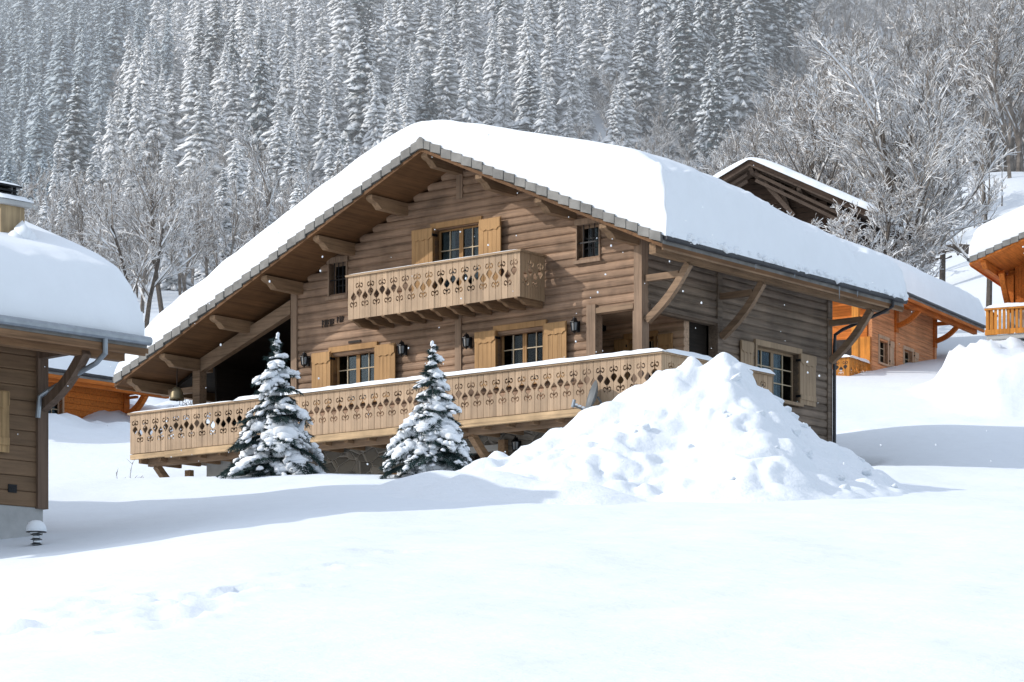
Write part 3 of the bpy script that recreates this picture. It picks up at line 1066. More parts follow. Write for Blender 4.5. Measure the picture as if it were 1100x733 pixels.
snow_strip(deck, DW, -W2 - .03, -11.6, zr + .03, -.10, .03, .03, 1.0)
snow_strip(deck, DW, -11.6, q + .06, zr + .03, -.13, .075, .095, 2.0)
snow_strip(deck, DS, -p_ + .13, e_ + .05, zr + .03, -.13, .075, .11, 4.0)
mb = MB()
us_ = ux(178.5, -p_)
DW.box(mb, -W2 + .02, us_ - .004, -.09, .02, -.20, z0 - .022)
mb.build('deck_beam', M['fascia'], deck)
mb = MB()
DW.box(mb, us_, q - .03, -.10, .055, -.235, z0 - .022)
mb.build('deck_beam', M['fascia'], deck)
mb = MB()
DS.box(mb, -p_ + .11, e_ - .02, -.12, .03, -.235, z0 - .002)
mb.build('deck_beam', M['fascia'], deck)
mb = MB()
DW.box(mb, -W2 + .3, q - .2, -.52, -.36, -.37, -.121)
mb.build('deck_joist', M['beam_u'], deck)
mb = MB()
for i in range(24):
    a = -W2 + .25 + i * (W2 + q - .4) / 23
    mb.box((a - .05, -p_ + .12, -.30), (a + .05, -.05, -.122))
mb.build('deck_joist', M['beam_v'], deck)
for px in (543, 206):
    a = ux(px, 0)
    mb = MB()
    brace(mb, (a, -.06, -1.28), (a, -1.30, -.36), w=.16, h=.17, sag=-.07)
    mb.build('deck_brace', M['beam_v'], deck)
    mb = MB()
    mb.box((a - .10, -.165, -1.9), (a + .10, -.022, -.38))
    mb.build('deck_post', M['beam_v'], deck)

# --- basement under the deck: stone with a doorway, a pale garage panel and timber
d0, d1 = ux(503, 0), ux(541, 0)
g0, g1 = ux(366, 0), ux(432, 0)
BZ = -2.4
mb = MB()
FAC.box(mb, ux(247, 0), g0, -.35, -.02, BZ, -.13)
FAC.box(mb, g0, g1, -.35, -.02, -.92, -.13)
FAC.box(mb, g1, d0, -.35, -.02, BZ, -.13)
FAC.box(mb, d0, d1, -.35, -.02, -.62, -.13)
FAC.box(mb, d1, -.02, -.35, -.02, BZ, -.13)
SID.box(mb, .35, L - .03, -.3, -.03, BZ, -1.425)
base = mb.build('basement_wall', M['stone'], house)
mb = MB()
FAC.box(mb, ux(221, 0), ux(246.6, 0), -.32, -.03, BZ, -.13)
mb.build('plaster_panel', M['plaster'], base)
mb = MB()
FAC.box(mb, ux(499, 0), ux(537, 0), -.015, .035, -.62, -.46)
mb.build('lintel', M['plaster'], base)
mb = MB()
FAC.box(mb, g0 + .005, g1 - .005, -.2, -.05, BZ, -.925)
FAC.box(mb, ux(566, 0), ux(602, 0), -.015, .05, -.92, -.70)
mb.build('timber_panel', M['frame'], base)
mb = MB()
FAC.box(mb, d0 + .002, d1 - .002, -.34, -.25, BZ, -.625)
mb.build('doorway', M['dark'], base)
mb = MB()
x = ux(525, 0)
FAC.box(mb, x - .07, x + .07, -.24, -.1, BZ, -.625)
mb.build('door_post', M['post'], base)

# --- covered terrace at the left: outer post, sloping tie, store wall and ceiling coloured black for shade
pu = ux(214.3, 0)
post(pu - .13, pu + .13, -.13, .13, -.1, R.z(pu) - TH - .3, FAC, 'beam_u')
mb = MB()
sl = .4442
zt1 = zy(395, pu, 0) + .0
za_ = zy(400, pu + .1, 0); zb_ = zy(338, -W, 0)
mb.prism([(pu + .135, -.1, za_ - .0), (-W - .025, -.1, zb_), (-W - .025, -.1, zb_ + .36), (pu + .135, -.1, za_ + .36)], (0, .2, 0))
mb.build('tie_beam', M['beam_u'], house)
mb = MB()
mb.box((-15.9, -.08, zy(423, -15, 0)), (pu - .135, .08, zy(417, -15, 0)))
mb.build('tie_beam', M['beam_u'], house)
mb = MB()
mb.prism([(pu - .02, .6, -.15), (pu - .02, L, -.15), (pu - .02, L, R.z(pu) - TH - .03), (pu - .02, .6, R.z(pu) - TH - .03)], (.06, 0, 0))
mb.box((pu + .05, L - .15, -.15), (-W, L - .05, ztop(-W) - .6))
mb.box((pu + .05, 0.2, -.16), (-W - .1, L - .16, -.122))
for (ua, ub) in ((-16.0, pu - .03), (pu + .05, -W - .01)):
    mb.prism([(ua, .25, R.z(ua) - TH - .12), (ub, .25, R.z(ub) - TH - .12), (ub, .25, R.z(ub) - TH - .03), (ua, .25, R.z(ua) - TH - .03)], (0, L - .5, 0))  # ceiling sheets added to paint shade over the bright soffit
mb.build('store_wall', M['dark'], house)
# split logs stacked against the store wall
mb = MB()
r = random.Random(21)
for k in range(7):
    for j in range(46):
        rr = r.uniform(.055, .085)
        v = .9 + j * .155 + (k % 2) * .07
        mb.tube([(pu + .05, v, .05 + k * .155), (pu + .42 + r.uniform(-.03, .03), v, .05 + k * .155)], rr, 6)
logs = mb.build('firewood_stack', M['dark'])
logs.location = (HX, HY, HZ); logs.rotation_euler = (0, 0, -PH)
tag(logs, 'stack of split firewood in the dark covered terrace behind the left fir', 'firewood')
# downpipe at the far right corner
mb = MB()
zg = R.z(1.66) - .12
mb.tube([(1.68, 8.55, zg), (1.68, 8.55, zg - .12), (1.45, 8.52, zg - .24), (.35, 8.3, zg - .62), (.14, 8.27, zg - .74), (.12, 8.27, zg - 1.05), (.12, 8.27, -1.3)], .045, 8)
mb.build('downpipe', M['gutter'], roof)

# ------------------------------------------------------------------ wall lanterns
def hp(u, v, z):
    return Vector((HX + u * CP + v * SP, HY - u * SP + v * CP, HZ + z))
def make_lantern(label):
    t = thing('wall_lantern', label, 'lantern', group='black wall lanterns on the big chalet')
    mb = MB()
    mb.box((-.06, -.02, -.16), (.06, .0, .10))
    mb.tube([(0, -.015, .06), (0, -.08, .16), (0, -.15, .17)], .014, 6)
    mb.build('bracket', M['black'], t)
    mb = MB()
    mb.lathe([(.0, -.21), (.02, -.20), (.03, -.175), (.075, -.155), (.075, -.135), (.0, -.13)], (0, -.15, 0), 6)
    mb.lathe([(.0, .10), (.11, .075), (.115, .06), (.09, .055), (.0, .05)], (0, -.15, 0), 6)
    mb.lathe([(.0, .20), (.015, .19), (.02, .165), (.035, .155), (.06, .12), (.10, .085), (.0, .08)], (0, -.15, 0), 6)
    for k in range(6):
        a = 2 * PI * k / 6
        mb.tube([(.075 * math.cos(a), -.15 + .075 * math.sin(a), -.14), (.1 * math.cos(a), -.15 + .1 * math.sin(a), .06)], .011, 5)
    mb.build('cage', M['black'], t)
    mb = MB()
    mb.lathe([(.0, -.13), (.062, -.13), (.083, .05), (.0, .05)], (0, -.15, 0), 6)
    mb.build('glass', M['lamp_glass'], t)
    return t
def copy_thing(src, loc, rz, label=None, group=None):
    c = src.copy(); COL.objects.link(c)
    c.location = loc; c.rotation_euler = (0, 0, rz)
    if label: c['label'] = label
    if group: c['group'] = group
    for ch in list(src.children):
        d = ch.copy(); COL.objects.link(d); d.parent = c
        for g in list(ch.children):
            h = g.copy(); COL.objects.link(h); h.parent = d
    return c
lan0 = None
for (px, py, v, lab) in ((331, 387, -.05, 'black wall lantern left of the leftmost lower window, by the corner post'),
                         (435.5, 375, -.05, 'black wall lantern right of the leftmost lower window, above the right-hand fir'),
                         (505, 367, -.05, 'black wall lantern beside the post, left of the middle lower window'),
                         (621, 350, -.05, 'black wall lantern right of the middle lower window, by the porch opening'),
                         (649, 349, PV - .05, 'black wall lantern inside the shaded corner porch, left of its shutter'),
                         (558, 478, -.05, 'black wall lantern on the stone basement wall under the deck')):
    u = ux(px, v)
    pos = hp(u, v, zy(py, u, v))
    if lan0 is None:
        lan0 = make_lantern(lab); lan0.location = pos; lan0.rotation_euler = (0, 0, -PH)
    else:
        copy_thing(lan0, pos, -PH, lab)

# ------------------------------------------------------------------ satellite dish on the deck edge
P = hp(ux(640, -p_ - .25), -p_ - .25, 0)
P.z = (YH - 446) / F_PX * P.y
dish = thing('satellite_dish', 'grey satellite dish with a snowy arm, mounted below the lower balustrade', 'satellite dish', P)
mb = MB()
prof_ = [(.0, 0), (.12, .012), (.24, .045), (.33, .09), (.37, .115), (.375, .112), (.335, .08), (.24, .033), (.12, .0), (.0, -.012)]
mb.lathe(prof_, (0, 0, 0), 28)
d = mb.build('reflector', M['dish'], dish, True)
DN = Vector((-.95, -.20, .28)).normalized()
d.rotation_euler = DN.to_track_quat('Z', 'Y').to_euler()
d.location = (0.0, 0, .40)
d.scale = (1, 1, 1)
mb = MB()
mb.tube([(.04, .02, .42), (.12, .05, .30), (.13, .06, -.05), (.05, .32, -.12)], .025, 8)
mb.build('mast', M['dish'], dish)
mb = MB()
mb.tube([(.03, 0, .06), (-.08, -.02, .02), (-.50, -.12, .20)], .02, 8)
arm = mb.build('feed_arm', M['dish'], dish)
mb = MB()
mb.tube([(-.53, -.13, .16), (-.49, -.12, .33)], .04, 10)
mb.build('receiver', M['zinc'], arm)
mb = MB()
for i in range(6):
    t = i / 5
    blob(mb, Vector((-.03, -.01, .07)).lerp(Vector((-.46, -.11, .225)), t), .06, .035, .03, amp=.25, seed=i, tmpl=ICO1)
mb.build('arm_snow', M['snow_roof'], arm, True)

# ------------------------------------------------------------------ brass bell hanging under the left eave
u = ux(190, -.7)
B = hp(u, -.7, zy(424, u, -.7))
bell = thing('bell', 'round dull brass bell hanging under the left end of the big roof', 'bell', B)
mb = MB()
mb.lathe([(0, .2), (.06, .2), (.12, .15), (.165, .05), (.185, -.08), (.20, -.15), (.185, -.15), (.15, -.05), (0, .15)], (0, 0, 0), 20)
mb.build('bell_body', M['brass'], bell, True)
mb = MB()
ztop_b = R.z(u) - TH + HZ - B.z
mb.tube([(0, 0, .19), (0.01, 0, ztop_b)], .015, 6)
mb.build('rope', M['sign_dark'], bell)
mb = MB()
mb.tube([(0, 0, .1), (0, 0, -.13)], .012, 6)
blob(mb, (0, 0, -.16), .03, .03, .03, tmpl=ICO1, amp=0)
mb.build('clapper', M['black'], bell)

# ================================================================== a helper for the lesser chalets
class Place:
    """a chalet's own frame: corner of the gable front and the eave wall at the origin"""
    def __init__(s, px, py, Y, phi):
        s.o = at(px, py, Y); s.ph = math.radians(phi)
        s.c, s.s = math.cos(s.ph), math.sin(s.ph)
    def u(s, px, v):
        k = (px - 550) / F_PX
        return (k * s.o.y + k * v * s.c - s.o.x - v * s.s) / (s.c + k * s.s)
    def v(s, px, u):
        k = (px - 550) / F_PX
        return (k * (s.o.y - u * s.s) - s.o.x - u * s.c) / (s.s - k * s.c)
    def z(s, py, u, v):
        return (YH - py) / F_PX * (s.o.y - u * s.s + v * s.c) - s.o.z
    def w(s, u, v, z):
        return Vector((s.o.x + u * s.c + v * s.s, s.o.y - u * s.s + v * s.c, s.o.z + z))

# ================================================================== left chalet: eave wall towards us, gutter, chimney
# origin at the far right wall corner of the eave side (v = 0 there, wall runs to v < 0)
lp = Place(46.5, 546, 45.0, 43.5)
left = thing('chalet', 'dark brown chalet cut by the left edge, with zinc gutter and tan chimney', 'chalet', lp.o, -lp.ph)
LLn = 9.0
ue = 1.50
ze = lp.z(361, ue, 0) + .08
tl = .43
u_r = -8.0
LR = Roof(u_r, ze + tl * (ue - u_r), tl, -17.5, ue, -LLn - 1.2, lp.v(161, ue))
lroof = build_roof(left, LR, M['l_beam'], M['tile'], M['zinc'], [(ue - .4, -LLn), (-1.9, -.2)], M['l_beam'], gut_r=.075, thick=.26)
build_roof_snow(lroof, LR, lambda u, v: .76 + .12 * nz(v * .4, u * .3), M['snow_roof'], rough_eave=.3, r=.45, over=-.10, soft=1.0, seed=5)
mb = MB()
siding(mb, SID, -LLn, -.12, .0, lambda a: LR.z(0) - .28, [], h=.25, flat=True, back=-.2)
lw = mb.build('side_wall', M['l_side'], left)
mb = MB()
mb.box((-15.9, -.2, .0), (-.13, -.02, 3.0))
mb.box((-15.9, -LLn, .0), (-.13, -LLn + .18, 3.0))
mb.box((-15.9, -LLn + .19, .0), (-15.7, -.21, 2.2))
for vv in (-.2, -LLn):
    mb.prism([(-15.9, vv, 3.001), (-.13, vv, 3.001), (-.13, vv, LR.z(-.13) - .28), (u_r, vv, LR.za - .28), (-15.9, vv, LR.z(-15.9) - .28)], (0, .18, 0))
mb.build('end_wall', M['l_side'], left)
mb = MB()
SID.box(mb, -.16, .05, -.16, .075, -.02, LR.z(.07) - .27)
mb.build('post', M['l_post'], left)
mb = MB()
SID.box(mb, -LLn, .0, -.3, -.01, -1.3, -.004)
mb.box((-15.8, -.25, -1.3), (-.31, -.02, -.005))
mb.build('concrete_base', M['plaster'], left)
mb = MB()
brace(mb, (.08, -.06, LR.z(.0) - 1.75), (1.22, -.06, LR.z(1.2) - .42), w=.16, h=.17, sag=-.10)
mb.build('brace', M['l_post'], left)
mb = MB()
mb.box((.08, -.14, LR.z(.0) - .96), (.9, .0, LR.z(.0) - .78))
mb.build('strut', M['l_post'], left)
mb = MB()
mb.box((1.05, -LLn, LR.z(1.1) - .55), (1.22, LR.v1 - .3, LR.z(1.2) - .275))
mb.build('eave_purlin', M['l_beam'], lroof)
mb = MB()                                              # gutter outlet and pipe back to the wall
vg = lp.v(113, ue + .05)
zg = LR.z(ue) - .06
mb.tube([(ue + .05, vg, zg), (ue + .05, vg, zg - .30), (ue - .15, vg - .03, zg - .44), (.32, vg - .2, zg - .80), (.17, vg - .28, zg - .90), (.14, vg - .3, zg - 1.25)], .045, 8)
mb.build('downpipe', M['zinc'], lroof)
# window shutter at the picture's edge, vent
s0 = lp.v(9, .05)
sh = shutter_part(left, SID, s0 - .62, s0, lp.z(487, 0, s0), lp.z(421, 0, s0), .05, M['l_shut'])
window_part(left, SID, s0 - 1.9, s0 - .66, lp.z(485, 0, s0), lp.z(424, 0, s0), rows=3, frame_mat=M['l_shut'], wall_out=.02)
mb = MB()
vv = lp.v(13.5, .03)
SID.box(mb, vv - .085, vv + .085, .0, .03, lp.z(529.5, 0, vv), lp.z(521, 0, vv))
for i in range(4):
    SID.box(mb, vv - .085, vv + .085, .0305, .04, lp.z(529.5, 0, vv) + .015 + i * .035, lp.z(529.5, 0, vv) + .03 + i * .035)
mb.build('vent', M['black'], left)
# chimney: tan cladding, snowy slab, black louvred cowl
cc = -11.0
cv = LR.v1 - 1.5
cu = lp.u(-5.6, cv)
cw, cl = .50, .24
zt_c = lp.z(226, cu, cv)
mb = MB()
mb.box((cu - cw, cv - cl, LR.z(cu) - .6), (cu + cw, cv + cl, zt_c))
ch = mb.build('chimney', M['chim'], left)
mb = MB()
mb.box((cu - cw - .09, cv - cl - .09, zt_c + .002), (cu + cw + .09, cv + cl + .09, zt_c + .08))
mb.build('chimney_slab', M['plaster'], ch)
def heap(mb, cu, cv, hw, hl, z, h, k=9, seed=0):
    vs, fs = [], []
    for j in range(k):
        for i in range(k):
            a, b = i / (k - 1) * 2 - 1, j / (k - 1) * 2 - 1
            e = max(abs(a), abs(b))
            vs.append((cu + a * hw, cv + b * hl, z + h * math.sqrt(max(0, 1 - e ** 3)) * (1 + .25 * nz(a * 1.5, b * 1.5, seed))))
    for j in range(k - 1):
        for i in range(k - 1):
            p = j * k + i
            fs.append((p, p + 1, p + 1 + k, p + k))
    mb.add(vs, fs)
mb = MB()
heap(mb, cu, cv, cw + .12, cl + .12, zt_c + .082, .15)
mb.build('slab_snow', M['snow_roof'], ch, True)
mb = MB()
z = zt_c + .15
for i in range(3):
    mb.prism([(cu - .36, cv - .20, z + i * .06), (cu + .36, cv - .20, z + i * .06), (cu + .36, cv + .20, z + i * .06), (cu - .36, cv + .20, z + i * .06)], (0, 0, .03))
for a, b in ((-1, -1), (1, -1), (1, 1), (-1, 1)):
    mb.box((cu + a * .32 - .02, cv + b * .17 - .02, zt_c + .081), (cu + a * .32 + .02, cv + b * .17 + .02, z + .19))
mb.box((cu - .27, cv - .14, zt_c + .081), (cu + .27, cv + .14, z + .18))
mb.box((cu - .42, cv - .25, z + .19), (cu + .42, cv + .25, z + .22))
mb.build('chimney_cowl', M['black'], ch)
mb = MB()
heap(mb, cu, cv,   .42, .25, z + .222, .07, seed=4)
mb.build('cowl_snow', M['snow_roof'], ch, True)
mb = MB()
for i in range(5):
    blob(mb, (cu + cw + .12 + .10 * i * .4, cv - .15 + .1 * i, LR.z(cu + cw) + .72 + .12 * (2 - abs(i - 2))), .17, .15, .2, amp=.35, seed=i * 3.1)
mb.build('chimney_snow', M['snow_roof'], ch, True)

# ================================================================== orange chalets behind
def orange_chalet(label, P, eave_px, eave_py, eave_u, width, v0, v1, t=.44, snow=.8, v_in=0.3, purl=True, soft=1.0):
    ro = thing('chalet', label, 'chalet', P.o, -P.ph)
    ze_ = P.z(eave_py, eave_u, P.v(eave_px, eave_u))
    ur_ = -width / 2
    RR = Roof(ur_, ze_ + t * (eave_u - ur_), t, -width - eave_u, eave_u, v0, v1)
    pl = [(-width * .25, v_in), (ur_, v_in), (-width * .75, v_in), (-width - eave_u + .35, v_in)] if purl else []
    rf = build_roof(ro, RR, M['o_beam'], M['tile'], M['gutter'], pl, M['o_beam'])
    mb = MB()
    zt = RR.z(eave_u - .3) - .29
    mb.box((eave_u - .48, v0 + .2, zt - .24), (eave_u - .3, v1 - .2, zt))
    mb.build('eave_purlin', M['o_beam'], rf)
    build_roof_snow(rf, RR, lambda u, v: snow * (1 + .15 * nz(u * .3, v * .3, 3)), M['snow_roof'], rough_eave=.15, r=.35, soft=soft, seed=width)
    return ro, RR, rf
def o_walls(ro, RR, width, vb, zb, mat, fmat, opS=(), front=True):
    """side wall (towards +u), gable wall at v = 0, and the two walls nobody sees"""
    mb = MB()
    siding(mb, SID, min(0, vb) + .05, max(0, vb) - .05, zb, lambda a: RR.z(0) - .3, list(opS), flat=True, h=.2)
    w = mb.build('side_wall', mat, ro)
    mb = MB()
    zt = lambda u: RR.z(u) - .3
    va, vc = min(0, vb), max(0, vb)
    for v in (va, vc - .18):
        mb.prism([(-width, v, zb), (-.2, v, zb), (-.2, v, zt(-.2)), (-width / 2, v, zt(-width / 2)), (-width, v, zt(-width))], (0, .18, 0))
    mb.box((-width, va + .19, zb), (-width + .18, vc - .19, zt(-width)))
    mb.build('gable_wall', fmat, ro)
    return w
def o_brace(ro, RR, v, eu, mat='o_beam'):
    mb = MB(); brace(mb, (.09, v, RR.z(0) - 1.62), (eu - .38, v, RR.z(eu - .38) - .52), sag=-.10, w=.17, h=.2)
    mb.build('brace', M[mat], ro)
    mb = MB(); mb.box((.08, v - .08, RR.z(0) - .92), (eu * .68, v + .08, RR.z(0) - .76))
    mb.build('strut', M[mat], ro)

# --- the one peeping out between the left chalet and the big one (origin at its far corner)
op = Place(137, 448, 92, 40)
o1, R1, rf1 = orange_chalet('orange wooden chalet half buried in snow, left of the big chalet', op, 125, 405.5, 1.4, 9.0, -10.5, 1.1)
o_walls(o1, R1, 9.0, -9.0, -2.0, M['o_wood'], M['o_wood'], [(-4.2, -2.9, -.35, .5)])
for vv in (-.1, -5.2):
    mb = MB(); SID.box(mb, vv - .12, vv + .12, -.1, .09, -1.9, R1.z(.1) - .3)
    mb.build('post', M['o_beam'], o1)
    o_brace(o1, R1, vv, 1.4)
mb = MB()
for k in range(3):
    mb.box((.09, -.16, R1.z(0) - .58 - k * .24), (1.15 - k * .28, -.04, R1.z(0) - .50 - k * .24))
mb.build('slat_screen', M['o_beam'], o1)
window_part(o1, SID, -4.2, -2.9, -.35, .5, frame_mat=M['o_frame'], wall_out=.02)

# --- the one behind the right end of the big roof
rp = Place(936, 405, 115, 29)
L2 = rp.v(1004, 0)
o2, R2, rf2 = orange_chalet('orange chalet with pale side wall and two small windows, right of the big chalet', rp, 1010, 329.5, 1.5, 10.0, -2.4, rp.v(1058, 1.5), snow=.9)
def win_at(P, x0, x1, y0, y1):
    a0, a1 = P.v(x0, .02), P.v(x1, .02)
    return a0, a1, P.z(y1, 0, a0), P.z(y0, 0, a0)
wa = win_at(rp, 944.5, 953.5, 363, 389)
wb = win_at(rp, 971, 980, 375, 400)
o_walls(o2, R2, 10.0, L2, -2.5, M['o_side'], M['o_wood'], [wa, wb])
for wq in (wa, wb):
    window_part(o2, SID, *wq, sashes=1, cols=2, rows=3, frame_mat=M['o_frame'], wall_out=.02, trim=.12,
                shutters=[(wq[1] + .13, wq[1] + .62, 1)], shut_mat=M['o_frame'], shut_off=.05)
for vv in (rp.v(964, .1), L2 - .1):
    mb = MB(); SID.box(mb, vv - .13, vv + .13, -.1, .09, -2.5, R2.z(.1) - .3)
    mb.build('post', M['o_side'], o2)
    mb = MB(); SID.box(mb, vv - .16, vv + .16, -.09, .11, R2.z(0) - 1.9, R2.z(.11) - .3)
    mb.build('post', M['o_beam'], o2)
    o_brace(o2, R2, vv, 1.5)
mb = MB()
bq = rp.u(912.5, -2.15)
zr2 = rp.z(383.5, bq, -2.15)
BF = Fr((0, -2.15, 0), (1, 0, 0), (0, -1, 0)); BR = Fr((bq, 0, 0), (0, 1, 0), (1, 0, 0))
cut_boards(mb, BF, -9.5, bq, zr2 - 1.0, zr2, -.03, .19)
cut_boards(mb, BR, -2.11, rp.v(940, bq), zr2 - 1.0, zr2, -.03, .19)
b2 = mb.build('balcony', M['o_board'], o2)
snow_strip(b2, BF, -9.5, bq + .05, zr2, -.12, .08, .12, 8.0)
snow_strip(b2, BR, -2.02, rp.v(940, bq), zr2, -.12, .08, .12, 9.0)
mb = MB()
mb.box((-9.5, -2.1, zr2 - 1.05), (bq - .04, -.01, zr2 - .95))
mb.box((.03, -.009, zr2 - 1.05), (bq - .04, rp.v(940, bq), zr2 - .95)) if bq > .1 else None
mb.build('balcony_floor', M['o_beam'], b2)
pa = rp.u(919.5, -.9)
mb = MB(); mb.box((pa - .14, -1.04, zr2 - 1.0), (pa + .14, -.76, R2.z(pa) - .31))
mb.build('post', M['o_post'], o2)
mb = MB(); mb.box((-6, -1.0, R2.z(pa) - .62), (pa - .145, -.8, R2.z(pa) - .36))
mb.build('lintel', M['o_beam'], o2)
mb = MB(); mb.box((-.7, -.03, zr2 - .9), (-.05, .02, zr2 + 1.15))
mb.build('shutter', M['o_post'], o2)
mb = MB(); mb.box((-1.7, -.02, zr2 - .9), (-.75, .01, zr2 + 1.1))
mb.build('doorway', M['inside'], o2)

# --- the one at the right edge, seen from below its left eave
phi3 = math.radians(24)
W3 = 10.0
c3 = at(1083, 332, 106)
fp = Place(1083, 332, 106, 24)
fp.o = c3 + Vector((W3 * math.cos(phi3), -W3 * math.sin(phi3), 0))
ve = -3.4
u_l = fp.u(1041, ve)
z_l = fp.z(277, u_l, ve)
o3 = thing('chalet', 'orange chalet at the right edge with a slatted balcony above a pale basement', 'chalet', fp.o, -fp.ph)
t3 = .37
R3 = Roof(-W3 / 2, z_l + t3 * (-W3 / 2 - u_l), t3, u_l, -u_l - W3, ve, 9.0)
rf3 = build_roof(o3, R3, M['o_beam'], M['tile'], M['gutter'], [(u_l + .5, .3), (-W3 * .78, .3), (-W3 / 2, .3)], M['o_beam'])
build_roof_snow(rf3, R3, lambda u, v: .95, M['snow_roof'], rough_eave=.1, r=.5, soft=1.0, seed=3)
mb = MB()
siding(mb, FAC, -W3 + .05, -.05, -.1, lambda u: R3.z(u) - .3, [(-W3 + .9, -W3 + 2.1, 0.1, 1.9)], flat=True, h=.2)
mb.build('front_wall', M['o_wood'], o3)
mb = MB()
mb.box((-W3, .01, -.1), (-W3 + .18, 8.9, R3.z(-W3) - .3))
mb.box((-.18, .01, -.1), (0, 8.9, R3.z(0) - .3))
mb.prism([(-W3, 8.8, -.1), (0, 8.8, -.1), (0, 8.8, R3.z(0) - .3), (-W3 / 2, 8.8, R3.za - .3), (-W3, 8.8, R3.z(-W3) - .3)], (0, .18, 0))
mb.build('side_wall', M['o_wood'], o3)
window_part(o3, FAC, -W3 + .9, -W3 + 2.1, .1, 1.9, rows=4, frame_mat=M['o_beam'], wall_out=.02, shutters=[(-W3 + .3, -W3 + .82, -1)], shut_mat=M['o_beam'])
mb = MB()
mb.box((-W3 - .02, -.1, -2.8), (.0, 8.7, -.105))
mb.build('basement_wall', M['plaster'], o3)
b0 = fp.u(1059, -1.7)
zr3 = fp.z(332, b0, -1.7)
mb = MB()
n = int((0.5 - b0) / .165)
B3 = Fr((0, -1.7, 0), (1, 0, 0), (0, -1, 0))
for i in range(n):
    a = b0 + i * .165
    B3.box(mb, a, a + .105, -.03, .0, zr3 - 1.0, zr3 - .06)
B3L = Fr((b0, 0, 0), (0, 1, 0), (-1, 0, 0))
for i in range(10):
    a = -1.62 + i * .165
    B3L.box(mb, a, a + .105, -.03, .0, zr3 - 1.0, zr3 - .06)
B3.box(mb, b0 - .05, .5, -.06, .05, zr3 - .058, zr3 + .02)
B3.box(mb, b0 - .03, .5, .002, .03, zr3 - 1.02, zr3 - .82)
B3L.box(mb, -1.63, -.02, -.06, .05, zr3 - .058, zr3 + .02)
B3L.box(mb, -1.63, -.02, .002, .03, zr3 - 1.02, zr3 - .82)
b3 = mb.build('balcony', M['o_board'], o3)
snow_strip(b3, B3, b0 - .05, .5, zr3 + .02, -.08, .06, .13, 12.0)
mb = MB()
mb.box((b0 + .02, -1.68, zr3 - 1.2), (.4, -.12, zr3 - 1.03))
mb.build('balcony_floor', M['plaster'], b3)
pp_ = fp.u(1088, -1.4)
mb = MB(); mb.box((pp_ - .16, -1.55, -3.2), (pp_ + .16, -1.25, zr3 - 1.21))
mb.build('pillar', M['plaster'], o3)
for u in (-W3 + .12, -W3 + 2.6):
    mb = MB(); mb.box((u - .14, -.2, -.1), (u + .14, -.02, R3.z(u) - .5))
    mb.build('post', M['o_beam'], o3)
    mb = MB(); brace(mb, (u, -.2, R3.z(u) - 1.9), (u, -1.6, R3.z(u) - .6), sag=-.1, w=.2, h=.2)
    mb.build('brace', M['o_beam'], o3)

# ================================================================== the old dark barn up the slope
bp_ = Place(805, 171, 124, 22)
ba = bp_.o.copy()
ur4, v04 = -4.6, -1.6
bp_.o = bp_.w(-ur4, -v04, 0)
bp_.o.z = ground(bp_.o.x, bp_.o.y) - .3
barn = thing('barn', 'weathered dark wooden barn with open gable, behind the big chalet roof', 'barn', bp_.o, -bp_.ph)
R4 = Roof(ur4, ba.z - bp_.o.z, .50, -10.4, 1.2, v04, 5.0)
rf4 = build_roof(barn, R4, M['barn_beam'], M['barn'], None, [(-9.0, .4), (-7, .4), (ur4, .4), (-2.3, .4), (-.4, .4)], M['barn_beam'], thick=.3, verge=False)
build_roof_snow(rf4, R4, lambda u, v: .20, M['snow_roof'], r=.3, soft=.5, seed=14, inset=.0, over=.05)
mb = MB()
siding(mb, FAC, -9.2, -.05, 0, lambda u: R4.z(u) - .32, [], flat=True, h=.25)
mb.build('gable_wall', M['barn'], barn)
mb = MB()
siding(mb, SID, .1, 4.6, 0, lambda u: R4.z(0) - .32, [], flat=True, h=.25)
mb.box((-9.2, .01, 0), (-9.0, 4.6, R4.z(-9.2) - .35))
mb.prism([(-9.2, 4.6, 0), (0, 4.6, 0), (0, 4.6, R4.z(0) - .32), (ur4, 4.6, R4.za - .32), (-9.2, 4.6, R4.z(-9.2) - .32)], (0, .15, 0))
mb.build('side_wall', M['barn'], barn)
for du, (a, b) in ((0, (0, 0)),):
    for sg in (-1, 1):
        mb = MB()
        for k in (0.55, 1.15):
            mb.beam((ur4 + sg * .2, -1.25, R4.za - .35 - k * .5), (ur4 + sg * 5.0, -1.25, R4.za - .35 - k * .5 - 5.0 * .50 - .1), .12, .14)
        mb.build('gable_strut', M['barn_beam'], barn)
mb = MB()
mb.beam((ur4 + .1, -1.1, R4.za - .5), (ur4 + 1.9, -.9, R4.za - 2.6), .2, .2)
mb.beam((ur4 + 1.0, -.12, R4.za - .9), (ur4 + 1.9, -.12, R4.za - 3.4), .16, .18)
mb.build('brace', M['barn_beam'], barn)

